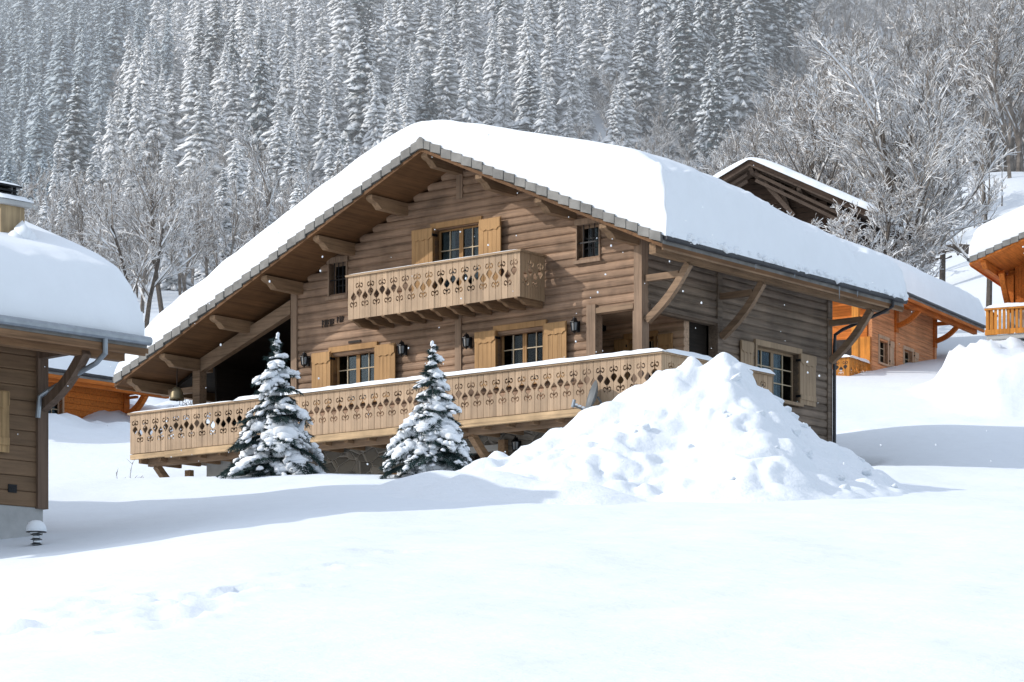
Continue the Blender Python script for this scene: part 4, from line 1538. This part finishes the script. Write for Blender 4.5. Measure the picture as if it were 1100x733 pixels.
# ================================================================== the ploughed heap in front of the deck
def heap_h(X, Y):
    cx, cy = 3.85, 52.6
    dx, dy = X - cx, Y - cy
    a = math.atan2(dy, dx)
    rx = 6.1 if dx < 0 else 3.95
    ry = 8.2 if dy < 0 else 5.5
    rr = math.hypot(dx / rx, dy / ry)
    rr += .10 * nz(math.cos(a) * 2.1, math.sin(a) * 2.1, 8.0)
    lobe = .50 * math.exp(-((X + .35) ** 2 / 1.5 + (Y - 47.6) ** 2 / 2.2)) + .32 * math.exp(-((X - 1.2) ** 2 / .8 + (Y - 46.2) ** 2 / 1.2)) + .38 * math.exp(-((X + 1.2) ** 2 / 1.2 + (Y - 51.0) ** 2 / 2.0)) - .06
    if rr > 1.25: return max(-.3, lobe)
    h = 2.72 * max(0, 1 - rr) ** (1.18 + .32 * ss(0, -1.2, dx) + .30 * ss(.6, 1.6, dx)) - .02
    h = min(h, 2.02 + .10 * nz(X * 1.5, Y * 1.5, 2.0))
    # the square cut lump on top and shoulders
    q = max(abs(X - 3.95) / .62, abs(Y - 52.2) / .9)
    h += .16 * ss(1.15, .85, q)
    k = ss(1.0, .75, rr)
    h += k * (.20 * nz(X * .5, Y * .4, 12.0) + .35 * (abs(nz(X * .85, Y * .7, 3.0)) - .18) + .22 * (abs(nz(X * 1.9, Y * 1.6, 13.0)) - .15) + .045 * nz(X * 2.6, Y * 2.2, 5.5))
    # clods: cells with their own height
    d, pts = noise.voronoi(Vector((X * 2.3 + .3 * nz(X, Y, 1), Y * 1.9, 0.4)))
    c = noise.cell(pts[0] * 7.3)
    h += k * (.02 * c + .05 * max(0, .45 - d[0]) * (1 if c > .1 else .2))
    d, pts = noise.voronoi(Vector((X * 6.0, Y * 5.0, 2.4)))
    h += k * .03 * max(0, .5 - d[0]) * (1 + noise.cell(pts[0] * 5.1))
    h += (1 - k) * -.25 * ss(.9, 1.1, rr)
    return max(h, lobe + .04 * nz(X * 1.5, Y * 1.3, 4.0)) if lobe > -.04 else h
def build_heap():
    nx, ny = 250, 220
    x0, x1, y0, y1 = -4.0, 9.2, 43.2, 60.2
    vs, fs, hs = [], [], []
    for j in range(ny):
        for i in range(nx):
            X = x0 + (x1 - x0) * i / (nx - 1)
            Y = y0 + (y1 - y0) * j / (ny - 1)
            h = heap_h(X, Y)
            hs.append(h)
            vs.append((X + .05 * nz(X * 3, Y * 3, 9), Y, ground(X, Y) + max(h, -.12)))
    for j in range(ny - 1):
        for i in range(nx - 1):
            a = j * nx + i
            if max(hs[a], hs[a + 1], hs[a + nx], hs[a + nx + 1]) > -.1:
                fs.append((a, a + 1, a + 1 + nx, a + nx))
    mb = MB()
    mb.v, mb.f, mb.m = vs, fs, [0] * len(fs)
    r = random.Random(17)
    n = 0
    while n < 6:
        X, Y = r.uniform(-2, 8.4), r.uniform(44.5, 54)
        h = heap_h(X, Y)
        if h < .03 or h > 2.0: continue
        s = r.choice((.04, .05, .06, .08, .11)) * r.uniform(.8, 1.2)
        blob(mb, (X, Y, ground(X, Y) + h + s * .02), s * r.uniform(.9, 1.4), s, s * .75, Matrix.Rotation(r.uniform(0, 6), 3, 'Z'), tmpl=ICO2, amp=.55, fr=1.6, seed=n * 2.1)
        n += 1
    n = 0
    v0_, f0_ = ICO3
    while n < 22:                                      # squarish blocks thrown up by the shovel
        X, Y = (r.gauss(5.2, 1.1), r.gauss(49.6, 1.6)) if n < 18 else (r.uniform(-.5, 7), r.uniform(45.5, 53))
        h = heap_h(X, Y)
        if h < .05 or h > 2.3: continue
        s = r.uniform(.06, .16)
        rot = Matrix.Rotation(r.uniform(0, 6.3), 3, 'Z') @ Matrix.Rotation(r.uniform(-.6, .6), 3, 'X') @ Matrix.Rotation(r.uniform(-.6, .6), 3, 'Y')
        c = Vector((X, Y, ground(X, Y) + h - s * .12))
        dx, dy, dz = s * r.uniform(.8, 1.5), s * r.uniform(.7, 1.1), s * r.uniform(.5, .8)
        pts = []
        for p in v0_:
            q = Vector([math.copysign(abs(t) ** .55, t) for t in p]) * (.8 + .22 * noise.noise(p * 1.8 + Vector((n, 0, n * 2.0))))
            pts.append(c + rot @ Vector((q.x * dx, q.y * dy, q.z * dz)))
        mb.add(pts, f0_)
        n += 1
    o = mb.build('snow_heap', M['snow_pile'], None, True)
    tag(o, 'big lumpy heap of shovelled snow piled against the corner of the deck', 'snow heap')
build_heap()

# ================================================================== garden lamp in the snow, lower left
Y = 43.3
Pg = at(39, 588, Y)
Pg.z = ground(Pg.x, Pg.y) - .02
gl = thing('garden_lamp', 'small tiered garden lamp wearing a dome of snow, beside the left chalet wall', 'garden lamp', Pg)
mb = MB()
mb.tube([(0, 0, -.25), (0, 0, .06)], .05, 10)
mb.build('stem', M['black'], gl)
mb = MB()
for i in range(3):
    z = .04 + i * .075
    mb.lathe([(.0, z + .022), (.05, z + .02), (.095, z + .002), (.098, z - .002), (.05, z + .012), (0, z + .014)], (0, 0, 0), 20)
mb.build('louvre', M['black'], gl)
mb = MB()
mb.lathe([(0, .02), (.055, .02), (.055, .25), (0, .25)], (0, 0, 0), 14)
mb.build('lamp_glass', M['lamp_glass'], gl)
mb = MB()
mb.lathe([(0, .25), (.14, .245), (.165, .235), (.165, .228), (0, .23)], (0, 0, 0), 22)
mb.build('cap', M['black'], gl)
mb = MB()
mb.lathe([(.16, .24), (.168, .27), (.155, .33), (.12, .385), (.07, .415), (.0, .425)], (0, 0, 0), 22)
for i in range(3):
    blob(mb, (.03 - .03 * i, -.04, .075 + i * .075), .075, .065, .022, amp=.3, seed=i, tmpl=ICO1)
mb.build('snow_cap', M['snow_roof'], gl, True)

# ================================================================== bits sticking out of the snow
def twig_tuft(name, label, cat, pos, n, h, spread, mat, seed, lean=0.15, thick=.010, snow=True):
    r = random.Random(seed)
    mb = MB()
    for i in range(n):
        x, y = r.uniform(-spread, spread), r.uniform(-spread, spread)
        hh = h * r.uniform(.5, 1)
        p = Vector((x, y, -.1)); pts = [p]
        dx, dy = r.uniform(-lean, lean), r.uniform(-lean, lean)
        for k in range(4):
            p = p + Vector((dx + r.uniform(-.05, .05), dy + r.uniform(-.05, .05), 1)) * (hh / 4)
            pts.append(p)
        mb.tube(pts, [thick, thick * .9, thick * .7, thick * .5, thick * .3], 5)
        for k in range(3):
            q = pts[2].lerp(pts[4], r.random()); a = r.uniform(0, 6.28)
            mb.tube([q, q + Vector((math.cos(a) * .12, math.sin(a) * .12, .10)) * h], [thick * .5, thick * .25], 4)
        if snow:
            for k in range(2):
                q = pts[1].lerp(pts[4], r.random())
                blob(mb, q, thick * 2.4, thick * 2.4, thick * 3.2, amp=.3, seed=k + i, tmpl=ICO1, m=1)
    o = mb.build(name, [mat, M['snow_tree']])
    o.location = pos
    return tag(o, label, cat)
def on_ground(px, Y):
    X = (px - 550) / F_PX * Y
    return Vector((X, Y, ground(X, Y)))
twig_tuft('sapling', 'bare thin sapling standing alone in the snow left of the deck end', 'sapling', on_ground(134, 70.0), 4, 1.25, .12, M['bark'], 4, .2, .014)
twig_tuft('dry_stalks', 'cluster of dry upright stalks under the left end of the deck', 'dry stalks', on_ground(149, 69.8), 9, .95, .16, M['bark'], 5, .06, .014)
twig_tuft('shrub', 'snow dusted bare shrub seen beneath the eave beside the terrace post', 'shrub', on_ground(204, 84), 12, 2.0, .35, M['bark'], 6, .3, .016)
# dark debris by the far corner of the big chalet
mb = MB()
r = random.Random(8)
for i in range(14):
    x, y = r.uniform(-.5, .5), r.uniform(-.25, .25)
    if i < 7: blob(mb, (x, y, .02), r.uniform(.05, .13), r.uniform(.05, .1), r.uniform(.03, .07), amp=.6, seed=i, tmpl=ICO1)
    else: mb.tube([(x, y, .02), (x + r.uniform(-.3, .3), y + r.uniform(-.2, .2), r.uniform(.04, .2))], [.012, .005], 5)
o = mb.build('debris', M['rock'])
o.location = on_ground(897, 68.6) + Vector((0, 0, .03))
tag(o, 'scatter of dark twigs and stones at the foot of the big chalet far corner', 'debris')
# dead wood: fallen snowy trunk on the open slope to the right
mb = MB()
A, B_ = at(962, 252, 150), at(1052, 268, 150)
for q in (A, B_): q.z = ground(q.x, q.y) + 2.0
o_ = (A + B_) / 2
pts = [A - o_, (A - o_) * .3 + Vector((0, 0, .25)), (B_ - o_) * .4 + Vector((0, 0, .1)), B_ - o_ + Vector((0, 0, -.5))]
mb.tube(pts, [.10, .2, .24, .3], 8)
for i in range(16):
    t = i / 15
    q = pts[0].lerp(pts[3], t)
    blob(mb, q + Vector((0, 0, .22 + .1 * math.sin(t * 3.1))), .35, .16, .10, amp=.3, seed=i, tmpl=ICO1, m=1)
for i in range(7):
    q = pts[0].lerp(pts[3], .35 + .08 * i)
    mb.tube([q, q + Vector((r.uniform(-.6, .6), r.uniform(-.5, .5), r.uniform(-.5, .9)))], [.06, .02], 6)
o = mb.build('fallen_trunk', [M['bark'], M['snow_tree']])
o.location = o_
tag(o, 'dark fallen tree trunk lying under snow on the open slope at right', 'fallen trunk')

# ================================================================== the two young firs in front of the deck
def garden_fir(label, pos, height, radius, seed, lean):
    r = random.Random(seed)
    t = thing('fir_tree', label, 'fir tree', pos, group='young firs in front of the deck')
    tr, ne, sn = MB(), MB(), MB()
    tr.tube([(0, 0, -.4), (lean * .5, 0, height * .5), (lean, 0, height * .96)], [.075, .05, .012], 8)
    def tuft(p, d, ln, w):
        d = d.normalized()
        s = d.cross(Vector((r.uniform(-1, 1), r.uniform(-1, 1), r.uniform(-.3, 1)))).normalized()
        ne.add([p - s * w, p + s * w, p + d * ln], [(0, 1, 2)])
    levels = 15
    for k in range(levels):
        f = k / (levels - 1)
        z = height * (.05 + .90 * f)
        ln0 = radius * (1.0 - f) ** .95 + .08
        nb = int(12 - 6 * f)
        off = r.uniform(0, 6.28)
        for b in range(nb):
            a = off + 2 * PI * b / nb + r.uniform(-.25, .25)
            ln = ln0 * r.uniform(.58, 1.22) * (1.08 if f < .3 else 1)
            dirh = Vector((math.cos(a), math.sin(a), 0))
            base = Vector((lean * (z / height), 0, z + r.uniform(-.13, .13)))
            sag = (.46 - .25 * f) * r.uniform(.5, 1.5)
            rise = .12 + .5 * max(0, f - .6)
            def P(s):
                return base + dirh * (ln * s) + Vector((0, 0, ln * (rise * s - sag * s * s * 1.35)))
            tr.tube([P(0), P(.5), P(.97)], [.016, .011, .005], 5)
            side = Vector((-dirh.y, dirh.x, 0))
            nt_ = max(5, int(ln / .055))
            for i in range(nt_):
                s = .12 + .9 * i / nt_
                c = P(s)
                wd = ln * .36 * (1 - s * .65) * (1 if s > .2 else .6)
                for sg in (-1, 1):
                    tw = (side * sg + dirh * .75 + Vector((0, 0, -.35))).normalized()
                    m = max(2, int(wd / .04))
                    for j in range(m):
                        q = c + tw * (wd * (j + .5) / m)
                        for _ in range(4):
                            dd = tw + Vector((r.uniform(-.8, .8), r.uniform(-.8, .8), r.uniform(-1.0, .35)))
                            tuft(q, dd, r.uniform(.08, .15), .009)
                for _ in range(3):
                    dd = dirh * .7 + Vector((r.uniform(-.6, .6), r.uniform(-.6, .6), r.uniform(-1.0, .3)))
                    tuft(c, dd, r.uniform(.06, .12), .010)
            # snow lying along the bough, in lumps of uneven size
            if r.random() < (.68 if f > .2 else .58):
                nbk = max(2, int(ln / .10))
                s0 = r.uniform(.0, .25)
                big = r.uniform(.6, 1.8)
                for i in range(nbk):
                    s = s0 + (1.0 - s0) * (i + .4) / nbk
                    if r.random() < .16: continue
                    c = P(s)
                    wd = (.045 + ln * .17 * math.sin(PI * min(1, .25 + s * .72))) * big * r.uniform(.75, 1.2)
                    th = wd * r.uniform(.42, .62)
                    rot = Matrix.Rotation(a, 3, 'Z') @ Matrix.Rotation(math.atan(-(rise - 2 * sag * 1.35 * s)) * .9, 3, 'Y')
                    blob(sn, c + Vector((0, 0, th * .55)) + side * r.uniform(-.03, .03), max(.06, ln / nbk * .95), wd, th, rot, tmpl=ICO2, amp=.6, fr=2.0, seed=r.uniform(0, 90))
                    for sg in (-1, 1):                  # smaller clots on the side twigs
                        if r.random() < .36 and ln > .3:
                            q = c + side * sg * wd * r.uniform(1.0, 1.7) + Vector((0, 0, -.03 - wd * .25))
                            e = r.uniform(.03, .06) * (1 + ln * .5)
                            blob(sn, q, e * 1.3, e, e * .6, rot, tmpl=ICO1, amp=.4, seed=r.uniform(0, 90))
    for i in range(5):
        blob(sn, (lean + r.uniform(-.03, .03), r.uniform(-.03, .03), height * (.90 + .028 * i)), .075 - .009 * i, .07 - .009 * i, .07, tmpl=ICO2, amp=.4, seed=i * 7.0)
    tr.build('trunk', M['bark'], t)
    ne.build('foliage', M['needle'], t)
    sn.build('snow_clumps', M['snow_tree'], t, True)
    return t
def fir_at(label, px, base_py, top_py, halfw, Y, seed, lean):
    X = (px - 550) / F_PX * Y
    g = ground(X, Y)
    top = (YH - top_py) / F_PX * Y
    return garden_fir(label, (X, Y, g - .08), top - g + .08, halfw / F_PX * Y, seed, lean)
fir_at('wide young fir with more green showing, left of the two in front of the deck', 297, 500, 362, 54, 60.3, 3, .0)
fir_at('slim young fir thickly capped with snow, right of the two in front of the deck', 464, 510, 371, 48, 57.5, 8, .03)

# ================================================================== forest on the mountainside
def fir_proto(seed, levels, per, detail, height=20.0, rad=2.7):
    r = random.Random(seed)
    vs, fs, ms = [], [], []
    def add(v, f, m):
        b = len(vs)
        vs.extend(v); fs.extend([tuple(i + b for i in q) for q in f]); ms.extend(m)
    # trunk
    n = 5
    tv = []
    for z, rr in ((-1, .28), (height * .5, .17), (height, .03)):
        for k in range(n):
            a = 2 * PI * k / n
            tv.append((rr * math.cos(a), rr * math.sin(a), z))
    add(tv, [(i * n + k, i * n + (k + 1) % n, (i + 1) * n + (k + 1) % n, (i + 1) * n + k) for i in range(2) for k in range(n)], [1] * 10)
    for L_ in range(levels):
        f = L_ / (levels - 1)
        z = height * (.06 + .93 * f)
        ln0 = rad * (1 - f) ** .72 * (1 if f > .1 else .8) * (1 + .32 * nz(f * 9.0, seed * 3.1)) + .12
        nb = max(4, int(per * (1 - f * .45)))
        o = r.uniform(0, 6.28)
        for b in range(nb):
            a = o + 2 * PI * b / nb + r.uniform(-.3, .3)
            ln = ln0 * r.uniform(.5, 1.2) * (1 + .35 * nz(math.cos(a) * 1.2 + seed, math.sin(a) * 1.2, f * 6))
            w = ln * r.uniform(.14, .27) + .07
            dr = r.uniform(.25, .95)
            zz = z + r.uniform(-.9, .9) * height / levels
            ca, sa = math.cos(a), math.sin(a)
            def T(x, y, h): return (ca * x - sa * y, sa * x + ca * y, zz + h)
            st = ((.0, .05), (.45, 1), (.75, .8), (1.0, .0)) if detail else ((.0, .1), (.6, 1), (1.0, .0))
            v = []
            for (s, ww) in st:
                x = ln * s
                d = -ln * dr * s * s + ln * .12 * s
                jl, jr = r.uniform(.7, 1.25), r.uniform(.7, 1.25)
                v += [T(x - .12 * ww * ln, w * ww * jl, d - ln * .16 * ww), T(x, 0, d + .10 * ln * (ww + .3)), T(x - .12 * ww * ln, -w * ww * jr, d - ln * .16 * ww), T(x, 0, d - .14 * ln * ww - .03)]
            q, m = [], []
            for i in range(len(st) - 1):
                p = i * 4
                q += [(p, p + 4, p + 5, p + 1), (p + 1, p + 5, p + 6, p + 2), (p + 2, p + 6, p + 7, p + 3), (p + 3, p + 7, p + 4, p)]
                m += [0, 0, 1, 1]
            add(v, q, m)
    return vs, fs, ms
def proto_mesh(name, data, mats, smooth=False):
    me = bpy.data.meshes.new(name)
    me.from_pydata(data[0], [], data[1])
    for m in mats: me.materials.append(m)
    me.polygons.foreach_set('material_index', data[2])
    if smooth: me.polygons.foreach_set('use_smooth', [True] * len(data[1]))
    me.update()
    return me
def bare_proto(seed, height, depth_n, twig_r, spread=.75, stems=1):
    """a leafless tree: limbs, branches and twigs, snow on whatever does not stand upright"""
    r = random.Random(seed)
    segs = []
    def grow(p, d, ln, rad, lev):
        n = 3 if lev < 2 else 2
        q = p
        pts = [p]
        for i in range(n):
            d = (d + Vector((r.uniform(-.16, .16), r.uniform(-.16, .16), r.uniform(-.06, .14)))).normalized()
            nx = q + d * (ln / n)
            r0, r1 = rad * (1 - i / n * .45), rad * (1 - (i + 1) / n * .45)
            segs.append((q, nx, r0, r1))
            q = nx
            pts.append(q)
        if lev + 1 >= len(depth_n): return
        for k in range(depth_n[lev + 1]):
            t = r.uniform(.22, 1.0) if lev > 0 else r.uniform(.25, 1.0)
            j = min(n - 1, int(t * n))
            b = pts[j].lerp(pts[j + 1], t * n - j)
            az = r.uniform(0, 2 * PI)
            ax = d.orthogonal().normalized()
            ax.rotate(Matrix.Rotation(az, 3, d))
            ang = r.uniform(.45, 1.0) * spread
            nd_ = (d * math.cos(ang) + ax * math.sin(ang) + Vector((0, 0, .10))).normalized()
            l2 = ln * r.uniform(.36, .62) * (1.05 - .35 * t)
            grow(b, nd_, max(l2, .25), max(twig_r, rad * .42 * (1.1 - t * .4)), lev + 1)
    for s in range(stems):
        a = 2 * PI * s / max(1, stems) + .5
        d = Vector((math.cos(a) * .16, math.sin(a) * .16, 1)).normalized() if stems > 1 else Vector((r.uniform(-.06, .06), 0, 1)).normalized()
        grow(Vector((math.cos(a) * .3 * (stems > 1), math.sin(a) * .3 * (stems > 1), -.5)), d, height * r.uniform(.66, .78), height * .016, 0)
    vs, fs, ms = [], [], []
    for p, q, r0, r1 in segs:
        d = (q - p).normalized()
        up = Vector((0, 0, 1))
        s = d.cross(up)
        flat = s.length
        s = s.normalized() if flat > .05 else Vector((1, 0, 0))
        u = s.cross(d).normalized()
        b = len(vs)
        k = 1.7 if flat > .35 else 1.0
        for c, rr in ((p, r0), (q, r1)):
            vs += [c + s * rr, c + u * rr * k + u * (.012 if flat > .35 else 0), c - s * rr, c - u * rr]
        fs += [(b, b + 4, b + 5, b + 1), (b + 1, b + 5, b + 6, b + 2), (b + 2, b + 6, b + 7, b + 3), (b + 3, b + 7, b + 4, b)]
        sn = 0 if flat > .35 else 1
        ms += [sn, sn, 1, 1]
    return [tuple(v) for v in vs], fs, ms

FP = [fir_proto(s, 56, 12, True, 20, rd) for s, rd in ((1, 2.7), (2, 2.3), (3, 3.1), (4, 2.5))]
FLOW = [fir_proto(s, 25, 9, False, 20, rd) for s, rd in ((11, 2.7), (12, 2.3), (13, 3.0))]
ME_F = [proto_mesh('fir_mesh', d, (M['f_snow'], M['f_need']), True) for d in FP]
ME_D = [proto_mesh('dark_fir_mesh', d, (M['fd_snow'], M['fd_need']), True) for d in FP]
ME_FF = [proto_mesh('far_fir_mesh', d, (M['ff_snow'], M['ff_need']), True) for d in FP[:2]]
BP = [bare_proto(s, 10, (1, 9, 7, 5, 3), .016, .8) for s in (31, 32, 33, 34)]
BLOW = [bare_proto(s, 10, (1, 9, 7, 6), .026, .8) for s in (41, 42, 43)]
ME_B = [proto_mesh('bare_tree_mesh', d, (M['b_snow'], M['b_bark'])) for d in BP]

rs = random.Random(101)
firs, bares = [], []
def in_view(X, Y, z, h):
    px = 550 + F_PX * X / Y
    return -25 < px < 1125 and YH - F_PX * (z + h) / Y < 735 and YH - F_PX * z / Y > -12
def scatter():
    Y = 150.0
    while Y < 860:
        st = 3.6 if Y < 260 else 4.2 + .0020 * (Y - 260)
        x0, x1 = -.205 * Y, .205 * Y
        X = x0
        while X < x1:
            x, y = X + rs.uniform(-.48, .48) * st, Y + rs.uniform(-.5, .5) * st
            X += st
            z = ground(x, y)
            py = YH - F_PX * z / y
            px = 550 + F_PX * x / y
            if py < -14 or py > 345: continue
            # which kind grows here
            edge = 243 + 50 * nz(px * .011, 3.0) - 55 * ss(420, 760, px)
            if px > 760: edge -= 60 * ss(760, 850, px)
            right = 842 + 40 * nz(py * .02, 8.0) - .25 * (py - 100)
            if px < 430 and py < edge + 75 and rs.random() < .42: edge += 80
            is_bare = py > edge or px > right + (14 if py < 110 else 0)
            if is_bare:
                if px > 985 and py > 205 and rs.random() < .93: continue      # the open snow slope
                if y < 200 and rs.random() < .55: continue
                if px < right and rs.random() < .25: continue
                bares.append((x, y, z, rs.uniform(.75, 1.35) * (1.1 if px > right else .8), px, py))
            else:
                cl = nz(x * .035, y * .02, 5.0)
                if cl > .36 and rs.random() < .6 or (rs.random() < .07 and not 680 < px < 880):              # leafless patches among the firs
                    bares.append((x, y, z, rs.uniform(.7, 1.3), px, py))
                    continue
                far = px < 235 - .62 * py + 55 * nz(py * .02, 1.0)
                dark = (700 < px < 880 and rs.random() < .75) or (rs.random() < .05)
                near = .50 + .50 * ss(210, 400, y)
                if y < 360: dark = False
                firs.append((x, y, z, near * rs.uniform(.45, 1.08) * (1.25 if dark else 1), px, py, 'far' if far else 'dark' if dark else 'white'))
        Y += st * 1.25
scatter()
firs.sort(key=lambda f: -f[3] / f[1])
vis = [f for f in firs if in_view(f[0], f[1], f[2], 18 * f[3])]
hero, rest = vis[:290], vis[290:]
LABF = {'white': 'tall slender fir wrapped in white snow, standing in the hillside forest',
        'dark': 'dark blue green fir with little snow, in the darker stand right of the chalet ridge',
        'far': 'distant fir at upper left, slope shade tinted into its blue grey colour'}
GRPF = {'white': 'snow white firs in the hillside forest', 'dark': 'dark firs in the hillside forest', 'far': 'distant shaded firs'}
for i, (x, y, z, s, px, py, k) in enumerate(hero):
    ml = {'white': ME_F, 'dark': ME_D, 'far': ME_FF}[k]
    o = bpy.data.objects.new('fir_tree', ml[i % len(ml)])
    COL.objects.link(o)
    o.location = (x, y, z - .3)
    o.rotation_euler = (rs.uniform(-.03, .03), rs.uniform(-.03, .03), rs.uniform(0, 6.28))
    w = s * rs.uniform(.85, 1.5)
    o.scale = (w, w, s)
    lab = LABF[k]
    if k == 'dark' and not 680 < px < 900: lab = 'dark green fir among the white firs of the hillside forest'
    tag(o, lab, 'fir tree', GRPF[k] if lab == LABF[k] else 'dark firs among the white ones')
def mass(name, items, protos, mats, kind_lab):
    V, Fq, Ms = [], [], []
    off = 0
    pv = [(np.array(d[0]), np.array([q for q in d[1]]), np.array(d[2])) for d in protos]
    for i, it in enumerate(items):
        v, f, m = pv[i % len(pv)]
        a = rs.uniform(0, 6.28); s = it[3]; w = s * rs.uniform(.85, 1.5)
        R_ = np.array([[math.cos(a) * w, -math.sin(a) * w, 0], [math.sin(a) * w, math.cos(a) * w, 0], [0, 0, s]])
        V.append(v @ R_.T + np.array([it[0], it[1], it[2] - .3]))
        Fq.append(f + off); off += len(v); Ms.append(m)
    V = np.concatenate(V); Fq = np.concatenate(Fq); Ms = np.concatenate(Ms)
    me = bpy.data.meshes.new(name)
    me.vertices.add(len(V)); me.vertices.foreach_set('co', V.ravel().astype(np.float32))
    me.loops.add(Fq.size); me.loops.foreach_set('vertex_index', Fq.ravel().astype(np.int32))
    me.polygons.add(len(Fq))
    me.polygons.foreach_set('loop_start', np.arange(0, Fq.size, 4, dtype=np.int32))
    me.polygons.foreach_set('loop_total', np.full(len(Fq), 4, dtype=np.int32))
    for m in mats: me.materials.append(m)
    me.polygons.foreach_set('material_index', Ms.astype(np.int32))
    me.polygons.foreach_set('use_smooth', [name != 'bare_wood'] * len(Fq))
    me.update(calc_edges=True)
    me.validate()
    o = bpy.data.objects.new(name, me); COL.objects.link(o)
    return tag(o, kind_lab, 'forest', kind='stuff')
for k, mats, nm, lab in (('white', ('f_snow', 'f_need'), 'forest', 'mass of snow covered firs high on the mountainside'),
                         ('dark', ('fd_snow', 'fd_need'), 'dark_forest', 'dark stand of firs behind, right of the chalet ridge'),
                         ('far', ('ff_snow', 'ff_need'), 'far_forest', 'blue grey forest on the upper left slope, shade and haze tinted in')):
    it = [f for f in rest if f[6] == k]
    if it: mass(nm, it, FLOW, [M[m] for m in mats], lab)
bares = [b for b in bares if in_view(b[0], b[1], b[2], 8 * b[3])]
print('COUNTS firs', len(vis), 'bare', len(bares))
bares.sort(key=lambda f: -f[3] / f[1])
def bare_label(px):
    return ('leafless snow dusted tree at the left foot of the forest' if px < 420 else
            'leafless snow dusted tree above the ridge of the big roof' if px < 800 else
            'leafless snow dusted tree on the slope at the right edge of the forest')
for i, (x, y, z, s, px, py) in enumerate(bares[:285]):
    o = bpy.data.objects.new('bare_tree', ME_B[i % 4]); COL.objects.link(o)
    o.location = (x, y, z)
    o.rotation_euler = (rs.uniform(-.06, .06), rs.uniform(-.06, .06), rs.uniform(0, 6.28))
    o.scale = (s, s, s * rs.uniform(.9, 1.15))
    lb = bare_label(px)
    tag(o, lb, 'bare tree', lb.replace('tree', 'trees'))
if len(bares) > 285:
    mass('bare_wood', bares[285:], BLOW, (M['b_snow'], M['b_bark']), 'fuzz of leafless snowy trees filling the slope')

# --- the great bare tree above the right end of the big roof, and its smaller neighbours
def bare_tree(label, px, py, Y, h, seed, stems=1, dn=(1, 10, 8, 7, 5), spread=.85, tw=.0095):
    X = (px - 550) / F_PX * Y
    z = ground(X, Y) if py is None else (YH - py) / F_PX * Y
    d = bare_proto(seed, h, dn, tw, spread, stems)
    t = thing('bare_tree', label, 'bare tree', (X, Y, ground(X, Y)))
    nseg = len(d[1]) // 4
    # stout wood is the trunk, the rest the crown
    tv, cv = MB(), MB()
    for i in range(nseg):
        vv = d[0][i * 8:i * 8 + 8]
        rad = (Vector(vv[0]) - Vector(vv[2])).length / 2
        (tv if rad > h * .0058 else cv).add(vv, [tuple(k - i * 8 for k in q) for q in d[1][i * 4:i * 4 + 4]], 0)
        for kk in range(4): (tv if rad > h * .0058 else cv).m[-4 + kk] = d[2][i * 4 + kk]
    tv.build('trunk', [M['b_snow'], M['bark']], t)
    cv.build('crown', [M['b_snow'], M['b_bark']], t)
    return t
bare_tree('large bare many-stemmed tree rimed with snow, rising behind the right end of the big roof', 968, None, 128, 14.5, 77, 3)
bare_tree('tall bare snowy tree just right of the dark barn, left of the largest bare tree', 926, None, 134, 13.0, 78, 2)
bare_tree('bare snowy tree leaning over the barn roof', 905, None, 119, 8.0, 79, 2, (1, 8, 7, 5, 3), 1.0)
bare_tree('low bushy bare tree hiding the right corner of the dark barn', 938, None, 120, 8.5, 85, 3, (1, 9, 7, 6, 4), 1.0)
bare_tree('bare bush with snowy twigs in front of the barn gable', 880, None, 117, 6.6, 86, 3, (1, 8, 7, 5, 3), 1.0)
bare_tree('slender bare tree on the open snow slope, left of the right-edge chalet', 1012, None, 150, 11.5, 80, 1, (1, 9, 6, 5, 3))
bare_tree('bare thin tree behind the roof of the right-edge chalet', 1062, None, 140, 10.5, 81, 1, (1, 9, 6, 5, 3))
bare_tree('bare tree rising from the gap between the left chalet roof and the big roof', 150, None, 150, 9.5, 82, 2, (1, 9, 7, 5, 3))
bare_tree('bare snowy tree left of centre, behind the roof slope of the big chalet', 176, None, 165, 10.5, 83, 1, (1, 9, 7, 5, 3))
for i, px in enumerate((1004, 1024, 1046, 1078)):
    twig_tuft('young_tree', ('thin leafless pole of a young tree on the open snow slope, first from the left', 'thin leafless pole of a young tree on the open slope, second from the left', 'thin leafless pole of a young tree on the open slope, third from the left', 'thin leafless pole of a young tree nearest the right edge')[i], 'young tree', on_ground(px, 158 + 3 * i), 1, 4.6, .1, M['b_bark'], 40 + i, .06, .05)

# ================================================================== flakes drifting down
mb = MB()
rf = random.Random(55)
for i in range(250):
    Y = rf.uniform(24, 58)
    px, py = rf.uniform(-40, 1140), rf.uniform(0, 520)
    p = at(px, py, Y)
    s = rf.choice((.006, .007, .008, .011, .015)) * Y / 40
    blob(mb, p, s, s, s * rf.uniform(.8, 1.5), tmpl=ICO1, amp=.35, seed=i)
o = mb.build('snowflakes', M['snow_tree'], None, True)
tag(o, 'loose snowflakes drifting in the air', 'snowflakes', kind='stuff')

# ================================================================== thin haze hanging over the mountainside
mb = MB()
mb.box((-300, 135, -20), (300, 900, 225))
hm = bpy.data.materials.new('haze')
hm.use_nodes = True
hn = hm.node_tree
hn.nodes.remove(hn.nodes['Principled BSDF'])
vs_n = hn.nodes.new('ShaderNodeVolumeScatter')
vs_n.inputs['Color'].default_value = (0.97, 0.985, 1.0, 1)
vs_n.inputs['Density'].default_value = 0.0009
vs_n.inputs['Anisotropy'].default_value = 0.2
hn.links.new(vs_n.outputs[0], hn.nodes['Material Output'].inputs['Volume'])
o = mb.build('valley_haze', hm)
tag(o, 'thin pale haze in the air over the wooded mountainside', 'haze', kind='stuff')
